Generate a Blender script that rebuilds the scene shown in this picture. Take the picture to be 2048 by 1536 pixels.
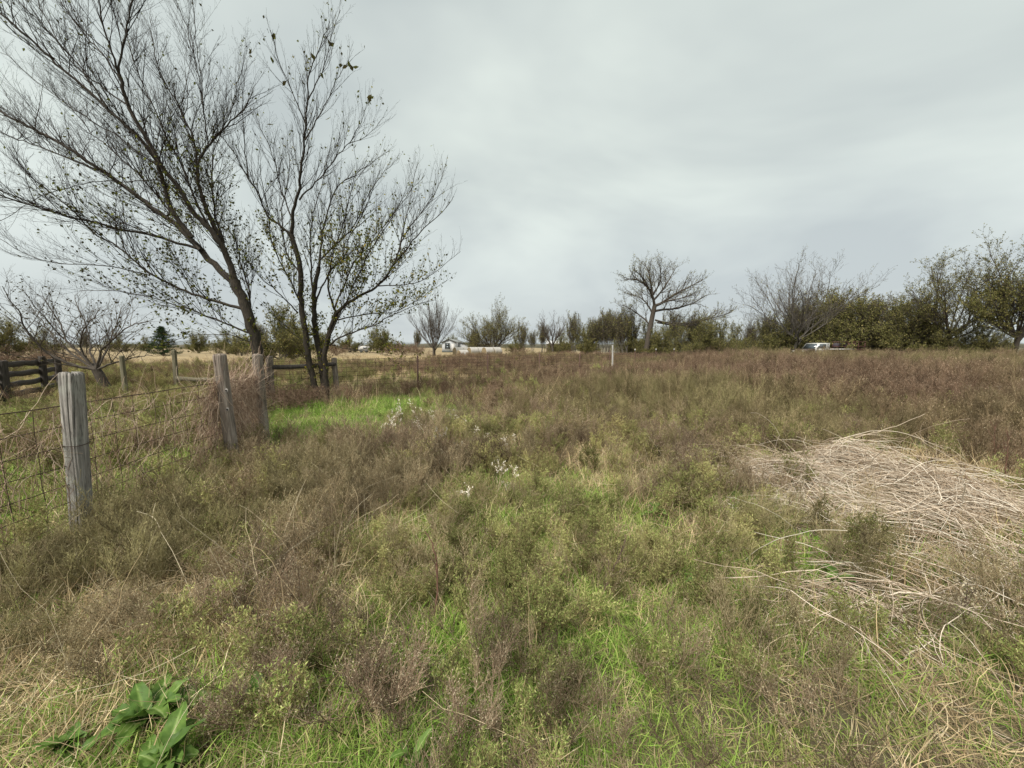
import bpy, math, random
import numpy as np

for o in list(bpy.data.objects):
    bpy.data.objects.remove(o)
scene = bpy.context.scene
col = scene.collection
rng = np.random.default_rng(7)
random.seed(7)
R = math.radians

# ------------------------------------------------------------------ camera
CAM_H = 1.55
FPX = 740.0                      # focal length in photo pixels (2048 wide)
PITCH = math.atan((768 - 692) / FPX)
cam_d = bpy.data.cameras.new('camera')
cam_d.sensor_width = 36.0
cam_d.lens = 36.0 * FPX / 2048.0
cam_d.clip_start = 0.05
cam_d.clip_end = 5000
cam = bpy.data.objects.new('camera', cam_d)
cam.location = (0, 0, CAM_H)
cam.rotation_euler = (math.pi / 2 - PITCH, 0, 0)
col.objects.link(cam)
scene.camera = cam

# ------------------------------------------------------------------ world, sun, exposure
SUN_EL, SUN_AZ = 52.0, 215.0     # degrees; azimuth measured clockwise from +Y (photo direction)
world = bpy.data.worlds.new('World')
scene.world = world
world.use_nodes = True
wn, wl = world.node_tree.nodes, world.node_tree.links
wn.clear()
w_out = wn.new('ShaderNodeOutputWorld')
w_bg = wn.new('ShaderNodeBackground')
w_bg.inputs['Strength'].default_value = 0.1
w_sky = wn.new('ShaderNodeTexSky')
w_sky.sky_type = 'NISHITA'
w_sky.sun_disc = False
w_sky.sun_elevation = R(SUN_EL)
w_sky.sun_rotation = R(SUN_AZ)
w_sky.dust_density = 4.0
w_tc = wn.new('ShaderNodeTexCoord')
w_sep = wn.new('ShaderNodeSeparateXYZ')
wl.new(w_tc.outputs['Generated'], w_sep.inputs[0])
# cloud deck: direction projected on a high plane, so the cloud bands flatten towards the horizon
w_add = wn.new('ShaderNodeMath'); w_add.operation = 'ADD'; w_add.inputs[1].default_value = 0.22
w_abs = wn.new('ShaderNodeMath'); w_abs.operation = 'ABSOLUTE'
wl.new(w_sep.outputs['Z'], w_abs.inputs[0])
wl.new(w_abs.outputs[0], w_add.inputs[0])
w_dx = wn.new('ShaderNodeMath'); w_dx.operation = 'DIVIDE'
w_dy = wn.new('ShaderNodeMath'); w_dy.operation = 'DIVIDE'
wl.new(w_sep.outputs['X'], w_dx.inputs[0]); wl.new(w_add.outputs[0], w_dx.inputs[1])
wl.new(w_sep.outputs['Y'], w_dy.inputs[0]); wl.new(w_add.outputs[0], w_dy.inputs[1])
w_cmb = wn.new('ShaderNodeCombineXYZ')
wl.new(w_dx.outputs[0], w_cmb.inputs[0]); wl.new(w_dy.outputs[0], w_cmb.inputs[1])
w_n = wn.new('ShaderNodeTexNoise')
w_n.inputs['Scale'].default_value = 0.62
w_n.inputs['Detail'].default_value = 5.0
w_n.inputs['Roughness'].default_value = 0.5
w_n.inputs['Distortion'].default_value = 0.4
wl.new(w_cmb.outputs[0], w_n.inputs['Vector'])
w_cr = wn.new('ShaderNodeValToRGB')
w_cr.color_ramp.elements[0].position = 0.40
w_cr.color_ramp.elements[0].color = (0.520, 0.572, 0.562, 1)
w_cr.color_ramp.elements[1].position = 0.60
w_cr.color_ramp.elements[1].color = (0.76, 0.825, 0.765, 1)
wl.new(w_n.outputs['Fac'], w_cr.inputs['Fac'])
# the deck greys and blues slightly towards the horizon
w_el = wn.new('ShaderNodeMapRange')
w_el.inputs['From Min'].default_value = 0.0
w_el.inputs['From Max'].default_value = 0.38
w_el.inputs['To Min'].default_value = 0.6
w_el.inputs['To Max'].default_value = 0.0
wl.new(w_sep.outputs['Z'], w_el.inputs['Value'])
w_hz = wn.new('ShaderNodeMix'); w_hz.data_type = 'RGBA'
w_hz.inputs['B'].default_value = (0.560, 0.605, 0.640, 1)
wl.new(w_el.outputs['Result'], w_hz.inputs['Factor'])
wl.new(w_cr.outputs['Color'], w_hz.inputs['A'])
SKY_GAIN = 10.0
w_gain = wn.new('ShaderNodeVectorMath'); w_gain.operation = 'SCALE'
w_gain.inputs['Scale'].default_value = SKY_GAIN * 0.262
wl.new(w_hz.outputs['Result'], w_gain.inputs[0])
w_mix = wn.new('ShaderNodeMix'); w_mix.data_type = 'RGBA'
w_mix.inputs['Factor'].default_value = 0.97
wl.new(w_sky.outputs['Color'], w_mix.inputs['A'])
wl.new(w_gain.outputs['Vector'], w_mix.inputs['B'])
wl.new(w_mix.outputs['Result'], w_bg.inputs['Color'])
wl.new(w_bg.outputs['Background'], w_out.inputs['Surface'])

sun_d = bpy.data.lights.new('sun', 'SUN')
sun_d.energy = 1.5
sun_d.angle = R(28)
sun_d.color = (1.0, 0.95, 0.88)
sun = bpy.data.objects.new('sun', sun_d)
sun.rotation_euler = (R(90 - SUN_EL), 0, R(180 - SUN_AZ))
sun.location = (0, 0, 40)
col.objects.link(sun)

scene.view_settings.view_transform = 'Standard'
scene.view_settings.look = 'None'
scene.view_settings.gamma = 1.0
scene.view_settings.exposure = 2.0
scene.view_settings.use_curve_mapping = False
scene.render.engine = 'CYCLES'
scene.cycles.max_bounces = 4
scene.cycles.diffuse_bounces = 2
scene.cycles.transmission_bounces = 4
scene.cycles.transparent_max_bounces = 4

# ------------------------------------------------------------------ maths helpers
_perm = np.random.default_rng(11).permutation(512)
def _h(ix, iy):
    return _perm[(_perm[ix & 511] + iy) & 511] / 511.0
def vnoise(x, y):
    x = np.asarray(x, float); y = np.asarray(y, float)
    ix = np.floor(x).astype(int); iy = np.floor(y).astype(int)
    fx = x - ix; fy = y - iy
    fx = fx * fx * (3 - 2 * fx); fy = fy * fy * (3 - 2 * fy)
    a = _h(ix, iy); b = _h(ix + 1, iy); c = _h(ix, iy + 1); d = _h(ix + 1, iy + 1)
    return (a * (1 - fx) + b * fx) * (1 - fy) + (c * (1 - fx) + d * fx) * fy
def fbm(x, y, s=1.0, o=3):
    x = np.asarray(x, float); y = np.asarray(y, float)
    v = 0; a = 0.5; t = 0
    for k in range(o):
        v = v + a * vnoise(x / s + 17.3 * k, y / s - 9.1 * k); t += a
        a *= 0.5; s *= 0.5
    return v / t
def gh(x, y):
    """ground height"""
    d = np.hypot(x, y)
    return (fbm(x, y, 2.6, 2) - 0.5) * 0.10 * np.clip(d / 3, 0, 1) * np.clip((90 - d) / 60, 0, 1)
def g0(x, y):
    return float(gh(np.array([x]), np.array([y]))[0])
CP, SP = math.cos(PITCH), math.sin(PITCH)
def ray(px, py):
    rx = (px - 1024) / FPX; dn = (py - 768) / FPX
    return np.array([rx, CP - dn * SP, -SP - dn * CP])
def at(px, py, Y):
    """point on the ray through a photo pixel at forward distance Y"""
    d = ray(px, py); t = Y / d[1]
    return np.array([0, 0, CAM_H]) + d * t
def gp(px, py, z=0.0):
    d = ray(px, py); t = (z - CAM_H) / d[2]
    return np.array([0, 0, CAM_H]) + d * t
def nrm(v):
    return v / (np.linalg.norm(v, axis=-1, keepdims=True) + 1e-12)

# ------------------------------------------------------------------ mesh helpers
class MB:
    """collects geometry, builds ONE mesh"""
    def __init__(s):
        s.V = []; s.Q = []; s.T = []; s.C = []; s.M = []; s.n = 0
    def add(s, V, Q=None, T=None, c=0.5):
        V = np.asarray(V, float).reshape(-1, 3)
        s.V.append(V)
        if np.isscalar(c): c = np.full(len(V), c)
        s.C.append(np.asarray(c, float).reshape(-1))
        if Q is not None and len(Q): s.Q.append(np.asarray(Q, int) + s.n)
        if T is not None and len(T): s.T.append(np.asarray(T, int) + s.n)
        s.n += len(V)
    def mesh(s, name, mat=None, smooth=False):
        me = bpy.data.meshes.new(name)
        V = np.concatenate(s.V) if s.V else np.zeros((0, 3))
        Q = np.concatenate(s.Q) if s.Q else np.zeros((0, 4), int)
        T = np.concatenate(s.T) if s.T else np.zeros((0, 3), int)
        me.vertices.add(len(V)); me.vertices.foreach_set('co', V.astype(np.float32).ravel())
        nl = Q.size + T.size; npoly = len(Q) + len(T)
        me.loops.add(nl)
        me.loops.foreach_set('vertex_index', np.concatenate([Q.ravel(), T.ravel()]).astype(np.int32))
        me.polygons.add(npoly)
        st = np.concatenate([np.arange(len(Q)) * 4, Q.size + np.arange(len(T)) * 3]).astype(np.int32)
        me.polygons.foreach_set('loop_start', st)
        if smooth: me.polygons.foreach_set('use_smooth', np.ones(npoly, bool))
        at_ = me.attributes.new('vc', 'FLOAT', 'POINT')
        at_.data.foreach_set('value', np.concatenate(s.C).astype(np.float32))
        me.update(calc_edges=True)
        if mat: me.materials.append(mat)
        return me
    # --- shapes
    def box(s, cx, cy, cz, sx, sy, sz, c=0.5, rot=None, origin=None):
        x, y, z = sx / 2, sy / 2, sz / 2
        V = np.array([[-x,-y,-z],[x,-y,-z],[x,y,-z],[-x,y,-z],[-x,-y,z],[x,-y,z],[x,y,z],[-x,y,z]])
        if rot is not None: V = V @ np.asarray(rot).T
        V = V + np.array([cx, cy, cz])
        s.add(V, [[0,3,2,1],[4,5,6,7],[0,1,5,4],[1,2,6,5],[2,3,7,6],[3,0,4,7]], c=c)
    def prism(s, prof, y0, y1, c=0.5):
        """profile in xz extruded along y (a polygon, fan capped)"""
        n = len(prof); P = np.asarray(prof, float)
        A = np.c_[P[:, 0], np.full(n, y0), P[:, 1]]; B = np.c_[P[:, 0], np.full(n, y1), P[:, 1]]
        ca, cb = A.mean(0), B.mean(0)
        V = np.vstack([A, B, ca, cb])
        Q = [[i, (i + 1) % n, n + (i + 1) % n, n + i] for i in range(n)]
        T = [[2 * n, (i + 1) % n, i] for i in range(n)] + [[2 * n + 1, n + i, n + (i + 1) % n] for i in range(n)]
        s.add(V, Q, T, c=c)
    def tubes(s, polys, c=None):
        """polys: list of (P(K,3), R(K,), sides, colour)"""
        groups = {}
        for p in polys:
            groups.setdefault((len(p[0]), p[2]), []).append(p)
        for (K, sd), L in groups.items():
            P = np.array([p[0] for p in L]); Rr = np.array([p[1] for p in L])
            N = len(L)
            Tn = np.gradient(P, axis=1); Tn = nrm(Tn)
            mt = np.abs(nrm(P[:, -1] - P[:, 0]))
            ref = np.zeros((N, 3)); ref[np.arange(N), np.argmin(mt, axis=1)] = 1
            U = nrm(np.cross(Tn, ref[:, None, :])); W = np.cross(Tn, U)
            a = np.arange(sd) * 2 * np.pi / sd
            V = P[:, :, None, :] + Rr[:, :, None, None] * (np.cos(a)[None, None, :, None] * U[:, :, None, :] + np.sin(a)[None, None, :, None] * W[:, :, None, :])
            V = V.reshape(-1, 3)
            base = (np.arange(N) * K * sd)[:, None, None] + (np.arange(K - 1) * sd)[None, :, None]
            i = np.arange(sd); j = (i + 1) % sd
            Q = np.stack([base + i, base + j, base + sd + j, base + sd + i], axis=-1).reshape(-1, 4)
            cc = np.repeat(np.array([p[3] for p in L], float), K * sd)
            s.add(V, Q, c=cc)
    def blades(s, P, side, w, c):
        """P(N,K,3) centre lines, side(N,3), w(N,K) half widths, c(N)"""
        N, K, _ = P.shape
        off = side[:, None, :] * w[:, :, None]
        V = np.stack([P - off, P + off], axis=2).reshape(-1, 3)
        base = (np.arange(N) * K * 2)[:, None] + (np.arange(K - 1) * 2)[None, :]
        Q = np.stack([base, base + 1, base + 3, base + 2], axis=-1).reshape(-1, 4)
        s.add(V, Q, c=np.repeat(c, K * 2))
    def leaves(s, P, D, S, L, W, c, fold=0.25):
        """diamond leaves: base P, direction D, side S, length L, half width W"""
        N = len(P); L = np.asarray(L).reshape(-1, 1); W = np.asarray(W).reshape(-1, 1)
        Nn = np.cross(D, S)
        V = np.stack([P, P + D * L * 0.45 + S * W + Nn * W * fold, P + D * L, P + D * L * 0.45 - S * W + Nn * W * fold], axis=1).reshape(-1, 3)
        b = np.arange(N) * 4
        T = np.concatenate([np.stack([b, b + 1, b + 2], 1), np.stack([b, b + 2, b + 3], 1)])
        s.add(V, None, T, c=np.repeat(c, 4))

def link(name, me, parent=None, loc=(0, 0, 0), rot=(0, 0, 0), scale=None):
    o = bpy.data.objects.new(name, me)
    col.objects.link(o)
    o.location = loc; o.rotation_euler = rot
    if scale is not None: o.scale = scale
    if parent: o.parent = parent
    return o
def tag(o, label=None, cat=None, group=None, kind=None):
    if label: o['label'] = label
    if cat: o['category'] = cat
    if group: o['group'] = group
    if kind: o['kind'] = kind
    return o
def empty(name, label, cat, loc=(0, 0, 0), rz=0, group=None):
    o = bpy.data.objects.new(name, None)
    o.empty_display_size = 0.3
    col.objects.link(o); o.location = loc; o.rotation_euler = (0, 0, rz)
    return tag(o, label, cat, group)
def copy_tree(o, parent=None):
    c = o.copy(); col.objects.link(c); c.parent = parent
    for ch in o.children: copy_tree(ch, c)
    return c

# ------------------------------------------------------------------ materials
def new_mat(name):
    m = bpy.data.materials.new(name); m.use_nodes = True
    m.node_tree.nodes.clear()
    return m, m.node_tree.nodes, m.node_tree.links
def ramp(n, stops):
    r = n.new('ShaderNodeValToRGB')
    e = r.color_ramp.elements
    while len(e) < len(stops): e.new(0.5)
    for k, (p, c) in enumerate(stops):
        e[k].position = p; e[k].color = (*c, 1)
    return r
def plant_mat(name, stops, dry=(0.30, 0.22, 0.12), trans=0.3, instanced=True, tint_amt=0.6):
    """blade-to-blade colour from the mesh, plant-to-plant tint from the instance"""
    m, n, l = new_mat(name)
    out = n.new('ShaderNodeOutputMaterial')
    a = n.new('ShaderNodeAttribute'); a.attribute_name = 'vc'
    r = ramp(n, stops); l.new(a.outputs['Fac'], r.inputs['Fac'])
    c = r.outputs['Color']
    if instanced:
        t = n.new('ShaderNodeAttribute'); t.attribute_type = 'INSTANCER'; t.attribute_name = 'tint'
        sc = n.new('ShaderNodeMath'); sc.operation = 'MULTIPLY'; sc.inputs[1].default_value = tint_amt
        l.new(t.outputs['Fac'], sc.inputs[0])
        mx = n.new('ShaderNodeMix'); mx.data_type = 'RGBA'
        mx.inputs['B'].default_value = (*dry, 1)
        l.new(sc.outputs[0], mx.inputs['Factor']); l.new(c, mx.inputs['A'])
        c = mx.outputs['Result']
        oi = n.new('ShaderNodeObjectInfo')
        mr = n.new('ShaderNodeMapRange'); mr.inputs['To Min'].default_value = 0.5; mr.inputs['To Max'].default_value = 1.5
        l.new(oi.outputs['Random'], mr.inputs['Value'])
        vm = n.new('ShaderNodeVectorMath'); vm.operation = 'SCALE'
        l.new(c, vm.inputs[0]); l.new(mr.outputs['Result'], vm.inputs['Scale'])
        c = vm.outputs['Vector']
    d = n.new('ShaderNodeBsdfDiffuse'); l.new(c, d.inputs['Color'])
    if trans > 0:
        tr = n.new('ShaderNodeBsdfTranslucent'); l.new(c, tr.inputs['Color'])
        ms = n.new('ShaderNodeMixShader'); ms.inputs[0].default_value = trans
        l.new(d.outputs[0], ms.inputs[1]); l.new(tr.outputs[0], ms.inputs[2])
        l.new(ms.outputs[0], out.inputs['Surface'])
    else:
        l.new(d.outputs[0], out.inputs['Surface'])
    return m
def surf_mat(name, c1, c2, scale=8.0, rough=0.8, stretch=(1, 1, 1), bump=0.0, metallic=0.0, detail=6.0, coat=0.0, c3=None):
    m, n, l = new_mat(name)
    out = n.new('ShaderNodeOutputMaterial'); p = n.new('ShaderNodeBsdfPrincipled')
    p.inputs['Roughness'].default_value = rough; p.inputs['Metallic'].default_value = metallic
    tc = n.new('ShaderNodeTexCoord'); mp = n.new('ShaderNodeMapping'); mp.inputs['Scale'].default_value = stretch
    l.new(tc.outputs['Object'], mp.inputs['Vector'])
    nz = n.new('ShaderNodeTexNoise'); nz.inputs['Scale'].default_value = scale; nz.inputs['Detail'].default_value = detail
    nz.inputs['Roughness'].default_value = 0.65
    l.new(mp.outputs[0], nz.inputs['Vector'])
    st = [(0.32, c1), (0.68, c2)] if c3 is None else [(0.28, c1), (0.5, c2), (0.72, c3)]
    r = ramp(n, st); l.new(nz.outputs['Fac'], r.inputs['Fac'])
    l.new(r.outputs['Color'], p.inputs['Base Color'])
    if bump:
        b = n.new('ShaderNodeBump'); b.inputs['Strength'].default_value = bump; b.inputs['Distance'].default_value = 0.02
        l.new(nz.outputs['Fac'], b.inputs['Height']); l.new(b.outputs[0], p.inputs['Normal'])
    l.new(p.outputs[0], out.inputs['Surface'])
    return m

# ------------------------------------------------------------------ where the fences run (metres)
POST1, POST2, POST3 = (-3.50, 2.95), (-3.58, 4.62), (-4.03, 5.90)
CORNER = (-6.30, 9.60)
TP0, TPD = np.array([-3.24, 12.7]), np.array([2.26, 2.31])       # first steel post, step to the next
BRACE = TP0 + TPD * -0.835
def side_of_far_fence(x, y):
    """>0 beyond the long fence"""
    return (-(x - TP0[0]) * TPD[1] + (y - TP0[1]) * TPD[0]) / np.linalg.norm(TPD)
def left_of_near_fence(x, y):
    """>0 left of the near fence"""
    fx = np.where(y < 4.6, -3.54 + 0 * y, np.where(y < 5.9, -3.58 - (y - 4.62) * 0.35, -4.03 - (y - 5.9) * 0.613))
    return fx - x

# ------------------------------------------------------------------ ground
def make_ground():
    u = np.linspace(-1, 1, 161); xs = np.sinh(u * 6.2) / np.sinh(6.2) * 1500
    v = np.linspace(0, 1, 190); ys = -12 + np.sinh(v * 6.4) / np.sinh(6.4) * 2400
    X, Y = np.meshgrid(xs, ys)
    Z = gh(X, Y)
    V = np.stack([X, Y, Z], -1).reshape(-1, 3)
    nx, ny = len(xs), len(ys)
    i = np.arange(ny - 1)[:, None] * nx + np.arange(nx - 1)[None, :]
    Q = np.stack([i, i + 1, i + nx + 1, i + nx], -1).reshape(-1, 4)
    # golden cut field beyond the fences on the left
    f = np.clip(side_of_far_fence(X, Y) / 6 - 0.6, 0, 1) * np.clip((24 - X) / 8, 0, 1)
    mb = MB(); mb.add(V, Q, c=f.ravel())
    m, n, l = new_mat('ground_earth')
    out = n.new('ShaderNodeOutputMaterial'); p = n.new('ShaderNodeBsdfPrincipled'); p.inputs['Roughness'].default_value = 0.95
    tc = n.new('ShaderNodeTexCoord')
    n1 = n.new('ShaderNodeTexNoise'); n1.inputs['Scale'].default_value = 0.9; n1.inputs['Detail'].default_value = 9; n1.inputs['Roughness'].default_value = 0.7
    l.new(tc.outputs['Object'], n1.inputs['Vector'])
    r1 = ramp(n, [(0.3, (0.050, 0.045, 0.020)), (0.5, (0.085, 0.070, 0.036)), (0.7, (0.13, 0.10, 0.055))])
    l.new(n1.outputs['Fac'], r1.inputs['Fac'])
    n2 = n.new('ShaderNodeTexNoise'); n2.inputs['Scale'].default_value = 0.12; n2.inputs['Detail'].default_value = 10; n2.inputs['Roughness'].default_value = 0.65
    l.new(tc.outputs['Object'], n2.inputs['Vector'])
    r2 = ramp(n, [(0.32, (0.135, 0.105, 0.055)), (0.5, (0.235, 0.175, 0.088)), (0.68, (0.31, 0.235, 0.12))])
    l.new(n2.outputs['Fac'], r2.inputs['Fac'])
    a = n.new('ShaderNodeAttribute'); a.attribute_name = 'vc'
    mx = n.new('ShaderNodeMix'); mx.data_type = 'RGBA'
    l.new(a.outputs['Fac'], mx.inputs['Factor']); l.new(r1.outputs['Color'], mx.inputs['A']); l.new(r2.outputs['Color'], mx.inputs['B'])
    l.new(mx.outputs['Result'], p.inputs['Base Color'])
    b = n.new('ShaderNodeBump'); b.inputs['Strength'].default_value = 0.6; b.inputs['Distance'].default_value = 0.05
    l.new(n1.outputs['Fac'], b.inputs['Height']); l.new(b.outputs[0], p.inputs['Normal'])
    l.new(p.outputs[0], out.inputs['Surface'])
    tag(link('ground', mb.mesh('ground', m, smooth=True)), kind='structure')
make_ground()

# far low ridges on the horizon
def make_ridge(name, Y, x0, x1, h, c1, c2, seed, thick=30):
    xs = np.linspace(x0, x1, 420)
    hh = h * (0.55 + 0.9 * (fbm(xs + seed * 77, xs * 0 + seed, 60, 5) - 0.3)) + 1.2 * (fbm(xs, xs * 0 + seed * 3, 6, 3) - 0.5)
    prof = [(0, -0.5), (0, 0.55), (0.15, 0.9), (0.4, 1.0), (1, -0.5)]
    V = []
    for t, k in prof:
        V.append(np.stack([xs, np.full_like(xs, Y + t * thick) + 4 * (fbm(xs, xs * 0 + t * 9, 15, 3) - .5), np.maximum(hh * max(k, 0), 0) + (k < 0) * -1.0], -1))
    V = np.array(V); nr, nx = len(prof), len(xs)
    i = np.arange(nr - 1)[:, None] * nx + np.arange(nx - 1)[None, :]
    Q = np.stack([i, i + 1, i + nx + 1, i + nx], -1).reshape(-1, 4)
    mb = MB(); mb.add(V.reshape(-1, 3), Q)
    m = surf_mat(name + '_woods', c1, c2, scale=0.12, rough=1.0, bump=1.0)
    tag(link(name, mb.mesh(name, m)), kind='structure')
make_ridge('distant_hill', 900, -1450, 1450, 14, (0.13, 0.15, 0.16), (0.19, 0.21, 0.22), 2, 60)  # blue-grey distance haze is painted into these hill colours
make_ridge('far_woodland', 330, -620, 620, 4.2, (0.045, 0.048, 0.032), (0.10, 0.088, 0.06), 5, 25)

# ------------------------------------------------------------------ plant prototypes (meshes only; instanced as "stuff")
def curve_pts(P0, D, L, K, bend, wob, up=0.0, r=None):
    """N curved centre lines. P0(N,3) D(N,3) L(N)"""
    r = r or rng
    N = len(P0); P = np.zeros((N, K, 3)); P[:, 0] = P0
    d = D.copy(); st = (L / (K - 1))[:, None]
    bd = nrm(r.normal(size=(N, 3)))
    for k in range(1, K):
        d = nrm(d + bd * bend / (K - 1) + r.normal(size=(N, 3)) * wob + np.array([0, 0, up / (K - 1)]))
        P[:, k] = P[:, k - 1] + d * st
    return P
def rdir(N, el0, el1, r=None):
    r = r or rng
    a = r.uniform(0, 2 * np.pi, N); e = np.radians(r.uniform(el0, el1, N))
    return np.stack([np.cos(a) * np.cos(e), np.sin(a) * np.cos(e), np.sin(e)], -1)
def flat_side(P):
    d = P[:, -1] - P[:, 0]
    s = np.cross(d, np.array([0, 0, 1.0])) + rng.normal(size=d.shape) * 0.02
    return nrm(s)
PROTO = {}
def proto(kind, meshes):
    c = bpy.data.collections.new(kind + '_plants')
    for k, me in enumerate(meshes):
        o = bpy.data.objects.new('%s_%02d' % (kind, k), me); c.objects.link(o)
    PROTO[kind] = (c, len(meshes))

def tuft(n, rad, l0, l1, el0, el1, w, droop, K=5, bend=0.5, wob=0.05):
    mb = MB()
    a = rng.uniform(0, 2 * np.pi, n); rr = rad * np.sqrt(rng.uniform(0, 1, n))
    P0 = np.stack([rr * np.cos(a), rr * np.sin(a), np.full(n, -0.02)], -1)
    D = rdir(n, el0, el1); L = rng.uniform(l0, l1, n)
    P = curve_pts(P0, D, L, K, bend, wob, up=-droop)
    P[:, :, 2] = np.maximum(P[:, :, 2], -0.02 + 0.01 * np.arange(K))
    t = np.linspace(0, 1, K)
    W = (w * rng.uniform(0.6, 1.2, n))[:, None] * (np.clip(1.15 - t ** 2 * 1.1, 0.06, 1))[None, :]
    mb.blades(P, flat_side(P), W, rng.uniform(0, 1, n))
    return mb
GREEN = [(0.0, (0.105, 0.22, 0.028)), (0.45, (0.18, 0.335, 0.05)), (0.8, (0.28, 0.40, 0.085)), (1.0, (0.52, 0.46, 0.22))]
mat_green = plant_mat('green_grass_blades', GREEN, dry=(0.36, 0.34, 0.13), trans=0.35, tint_amt=0.6)
proto('green_grass', [tuft(60, 0.10, 0.06, 0.19, 25, 88, 0.0019, 1.4).mesh('green_grass_tuft', mat_green) for _ in range(6)])
DRY = [(0.0, (0.28, 0.20, 0.11)), (0.4, (0.45, 0.34, 0.19)), (0.8, (0.58, 0.47, 0.28)), (1.0, (0.70, 0.61, 0.41))]
mat_dry = plant_mat('dry_grass_blades', DRY, dry=(0.27, 0.205, 0.13), trans=0.25, tint_amt=0.7)
proto('dry_grass', [tuft(58, 0.14, 0.07, 0.25, 2, 72, 0.0013, 1.0, K=6, bend=1.2, wob=0.16).mesh('dry_grass_tuft', mat_dry) for _ in range(6)])
STRAW = [(0.0, (0.38, 0.29, 0.17)), (0.6, (0.55, 0.45, 0.29)), (1.0, (0.68, 0.60, 0.44))]
mat_straw = plant_mat('straw_stems', STRAW, dry=(0.33, 0.25, 0.16), trans=0.1, tint_amt=0.5)
def straw_proto():
    mb = MB(); n = 5
    P0 = np.stack([rng.normal(0, .1, n), rng.normal(0, .1, n), np.zeros(n)], -1)
    P = curve_pts(P0, rdir(n, 5, 75), rng.uniform(.12, .40, n), 6, 0.9, 0.14, up=-0.7)
    P[:, :, 2] = np.maximum(P[:, :, 2], 0.02)
    mb.tubes([(P[i], np.linspace(.0011, .0006, 6), 3, rng.uniform()) for i in range(n)])
    return mb
proto('straw_stem', [straw_proto().mesh('straw_stem_bunch', mat_straw) for _ in range(5)])

def weed(h, nst, spread, nb, bl, ntw, twl, fl, flw, nfl, stem_r, el=(50, 88), leafc=(0.35, 1.0), stemc=(0.0, 0.2), tip_up=0.6, seed=0, start=0.25):
    """bushy weed: stems > side branches > twigs, all dotted with small leaves or seed heads"""
    mb = MB(); polys = []; LP = []; LD = []
    P0 = np.stack([rng.normal(0, .025, nst), rng.normal(0, .025, nst), np.full(nst, -.03)], -1)
    S = curve_pts(P0, rdir(nst, *el), h * rng.uniform(.7, 1.1, nst), 7, spread, 0.06, up=0.15)
    for i in range(nst):
        polys.append((S[i], np.linspace(stem_r, stem_r * .35, 7), 3, rng.uniform(*stemc)))
        t = rng.uniform(start, 1.0, nb)
        k = np.minimum((t * 6).astype(int), 5); f = (t * 6 - k)[:, None]
        B0 = S[i][k] * (1 - f) + S[i][k + 1] * f
        ax = nrm(S[i][k + 1] - S[i][k])
        BD = nrm(ax * 0.8 + rdir(nb, -10, 40) * 0.9)
        B = curve_pts(B0, BD, bl * (1.15 - 0.6 * t) * rng.uniform(.6, 1.2, nb), 4, 0.3, 0.08, up=tip_up)
        for j in range(nb):
            polys.append((B[j], np.linspace(stem_r * .5, stem_r * .25, 4), 3, rng.uniform(*stemc)))
        q = rng.uniform(.15, 1, (nb, ntw))
        k2 = np.minimum((q * 3).astype(int), 2); f2 = (q * 3 - k2)[..., None]
        bi = np.arange(nb)[:, None]
        T0 = (B[bi, k2] * (1 - f2) + B[bi, k2 + 1] * f2).reshape(-1, 3)
        TD = nrm((B[bi, k2 + 1] - B[bi, k2]).reshape(-1, 3))
        TD = nrm(nrm(TD) * .7 + rdir(nb * ntw, -20, 60) * .8)
        Tw = curve_pts(T0, TD, twl * rng.uniform(.5, 1.2, nb * ntw), 3, 0.3, 0.1, up=0.2)
        for j in range(nb * ntw):
            polys.append((Tw[j], np.linspace(stem_r * .3, stem_r * .2, 3), 3, rng.uniform(*stemc)))
        q3 = rng.uniform(0, 1, (nb * ntw, nfl)); k3 = np.minimum((q3 * 2).astype(int), 1); f3 = (q3 * 2 - k3)[..., None]
        ti = np.arange(nb * ntw)[:, None]
        LP.append((Tw[ti, k3] * (1 - f3) + Tw[ti, k3 + 1] * f3).reshape(-1, 3))
        LD.append(nrm(np.repeat(TD, nfl, 0) * .5 + rdir(nb * ntw * nfl, -30, 80)))
    mb.tubes(polys)
    LP = np.concatenate(LP); LD = np.concatenate(LD); n = len(LP)
    S_ = nrm(np.cross(LD, rng.normal(size=(n, 3))))
    mb.leaves(LP, LD, S_, fl * rng.uniform(.6, 1.3, n), flw * rng.uniform(.7, 1.2, n), rng.uniform(*leafc, n))
    return mb
GREY = [(0.0, (0.17, 0.118, 0.080)), (0.2, (0.33, 0.245, 0.165)), (0.3, (0.15, 0.126, 0.085)), (0.65, (0.29, 0.248, 0.168)), (1.0, (0.48, 0.42, 0.30))]
mat_grey = plant_mat('grey_weed_twigs', GREY, dry=(0.30, 0.285, 0.12), trans=0.15, tint_amt=0.7)
proto('grey_weed', [weed(.28, 6, .6, 9, .12, 5, .055, .0075, .0014, 2, .0023).mesh('grey_weed_plant', mat_grey) for _ in range(6)])
OLIVE = [(0.0, (0.26, 0.19, 0.10)), (0.2, (0.36, 0.29, 0.14)), (0.3, (0.115, 0.165, 0.042)), (0.65, (0.23, 0.285, 0.082)), (1.0, (0.42, 0.41, 0.18))]
mat_olive = plant_mat('olive_weed_leaves', OLIVE, dry=(0.34, 0.27, 0.135), trans=0.3, tint_amt=0.7)
proto('olive_weed', [weed(.23, 6, .45, 8, .09, 4, .042, .0145, .0021, 4, .0016).mesh('olive_weed_plant', mat_olive) for _ in range(6)])
BROWN = [(0.0, (0.12, 0.078, 0.052)), (0.2, (0.235, 0.158, 0.105)), (0.3, (0.205, 0.145, 0.10)), (0.7, (0.33, 0.245, 0.17)), (1.0, (0.48, 0.38, 0.27))]
mat_brown = plant_mat('brown_weed_twigs', BROWN, dry=(0.24, 0.23, 0.10), trans=0.15, tint_amt=0.75)
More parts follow.
